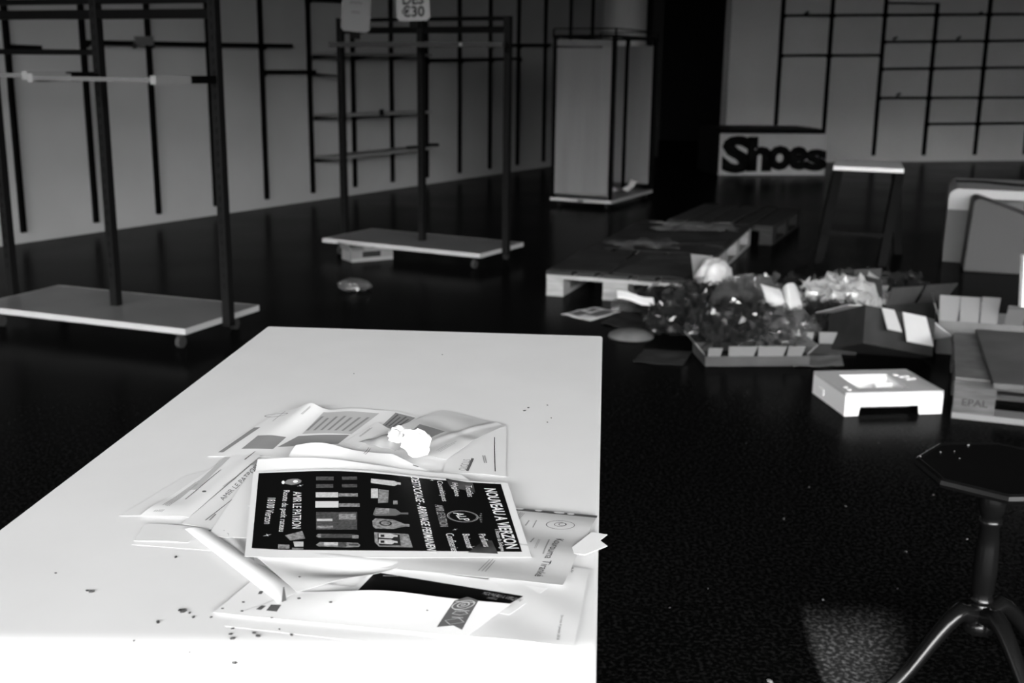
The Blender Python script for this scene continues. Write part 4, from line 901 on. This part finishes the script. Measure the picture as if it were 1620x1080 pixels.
# sparkles on the print
b = MB()
for (x, y, r) in ((475, 768.5, 1.), (423, 847, 1.1), (684, 760, .8), (745, 866, 1.2), (720, 838, .7)):
    c0 = L(x, y); s_ = .010*r
    for a in (25, 115, 70, 160):
        w_ = s_*(1.6 if a == 25 else 1.0 if a == 115 else .5); ca, sa = cos(radians(a)), sin(radians(a))
        fl.poly(b, [(c0[0]-w_*ca, c0[1]-w_*sa*1.7), (c0[0]+.0014*sa, c0[1]-.0022*ca), (c0[0]+w_*ca, c0[1]+w_*sa*1.7), (c0[0]-.0014*sa, c0[1]+.0022*ca)], .55)
b.build('sparkles', M_INKW, bp)
# soft smoky bands printed across the flyer: one far right, one near right
M_SMK = mat('smoke', .008, .6, .1, g2=.09, scale=30)
b = MB(); fl.quad(b, [L(740, 874), L(788, 876), L(778, 855), L(766, 855)], .27, 5); b.build('smoke_print', M_SMK, bp)
b = MB(); fl.quad(b, [L(712, 770), L(752, 779), L(748, 764), L(705, 757)], .27, 5); b.build('smoke_print', M_SMK, bp)

# --- crumbs on the table
b = MB()
cr = [(370,1048,2.2),(300,968,1.3),(306,975,1.5),(334,975,1.2),(368,993,1.4),(365,1002,1.5),(368,1009,2),(402,1000,1.6),(408,1005,2),(442,994,1.1),(461,1003,1.5),(145,935,2.2),(138,933,1.4),(250,983,2),(290,966,2.8),(284,964,1.6),(278,880,1.7),(830,649,2),(836,644,1.3),(866,667,1.2),(872,660,1),(866,640,1.2),(322,520,1.4),(88,905,1.0),(212,1012,1.0),(520,1060,.9),(880,1060,.8),(300,1030,.9),(560,590,.8),(700,560,.8)]
for x, y, r in cr:
    p = at(x, y, TZ+.001); s_ = r*.0011
    bmesh.ops.create_icosphere(b.b, subdivisions=1, radius=1, matrix=Matrix.Translation((p.x, p.y, TZ+s_*.35)) @ Matrix.Rotation(x, 4, 'Z') @ Matrix.Diagonal((s_*1.3, s_*.8, s_*.5, 1)))
tag(b.build('crumbs', M_CRUMB), 'dark crumbs scattered over the white table', 'crumbs', None, 'stuff')
b = MB()
for x, y, r in ((474,912,1.2),(523,952,1.5),(473,946,1.6),(352,962,1.3),(385,952,1.3),(383,966,1.3),(430,977,1.2),(640,943,1.0),(676,965,1.0),(323,777,2.2)):
    p = at(x, y, TZ+.009); s_ = r*.0010
    bmesh.ops.create_icosphere(b.b, subdivisions=1, radius=1, matrix=Matrix.Translation((p.x, p.y, p.z)) @ Matrix.Diagonal((s_*1.3, s_*.9, s_*.5, 1)))
tag(b.build('crumbs', M_CRUMB), 'dark crumbs fallen on the papers of the front stack', 'crumbs', None, 'stuff')
# specks of debris on the dark floor
b = MB()
for x, y, r in ((1280,770,2),(1338,800,1.6),(1240,820,1.5),(1477,782,1.5),(1530,852,1.6),(1433,872,1.6),(1302,948,2),(1218,1078,4),(1120,930,1.2),(1180,700,1),(1060,960,1),(1390,700,1.2),(1420,930,1)):
    p = at(x, y, .002); s_ = r*.0022
    bmesh.ops.create_icosphere(b.b, subdivisions=1, radius=1, matrix=Matrix.Translation((p.x, p.y, s_*.4)) @ Matrix.Rotation(x, 4, 'Z') @ Matrix.Diagonal((s_, s_*.6, s_*.4, 1)))
tag(b.build('floor_specks', M_CARDL), 'pale specks of litter on the dark floor right of the table', 'litter', None, 'stuff')
b = MB()
for x, y, r in ((1456,722,1.5),(1488,715,1.4),(1532,704,1.8),(1510,714,1),(1518,725,1)):
    p = at(x, y, .4725); s_ = r*.0018
    bmesh.ops.create_icosphere(b.b, subdivisions=1, radius=1, matrix=Matrix.Translation(p+Vector((0,0,.0005))) @ Matrix.Diagonal((s_, s_*.8, s_*.5, 1)))
tag(b.build('dust_specks', M_CARDL), 'pale dust specks on the dark octagonal table top', 'dust', None, 'stuff')
bpy.context.view_layer.update()
for o in scene.objects:
    if o.name.split('.')[0] in ('text_lines', 'pictograms', 'print_marks', 'small_logos', 'sparkles', 'printed_lines', 'emblem', 'emblem_lines', 'emblem_ring', 'dark_band', 'punch_holes', 'pin_dots'): o['kind'] = 'stuff'
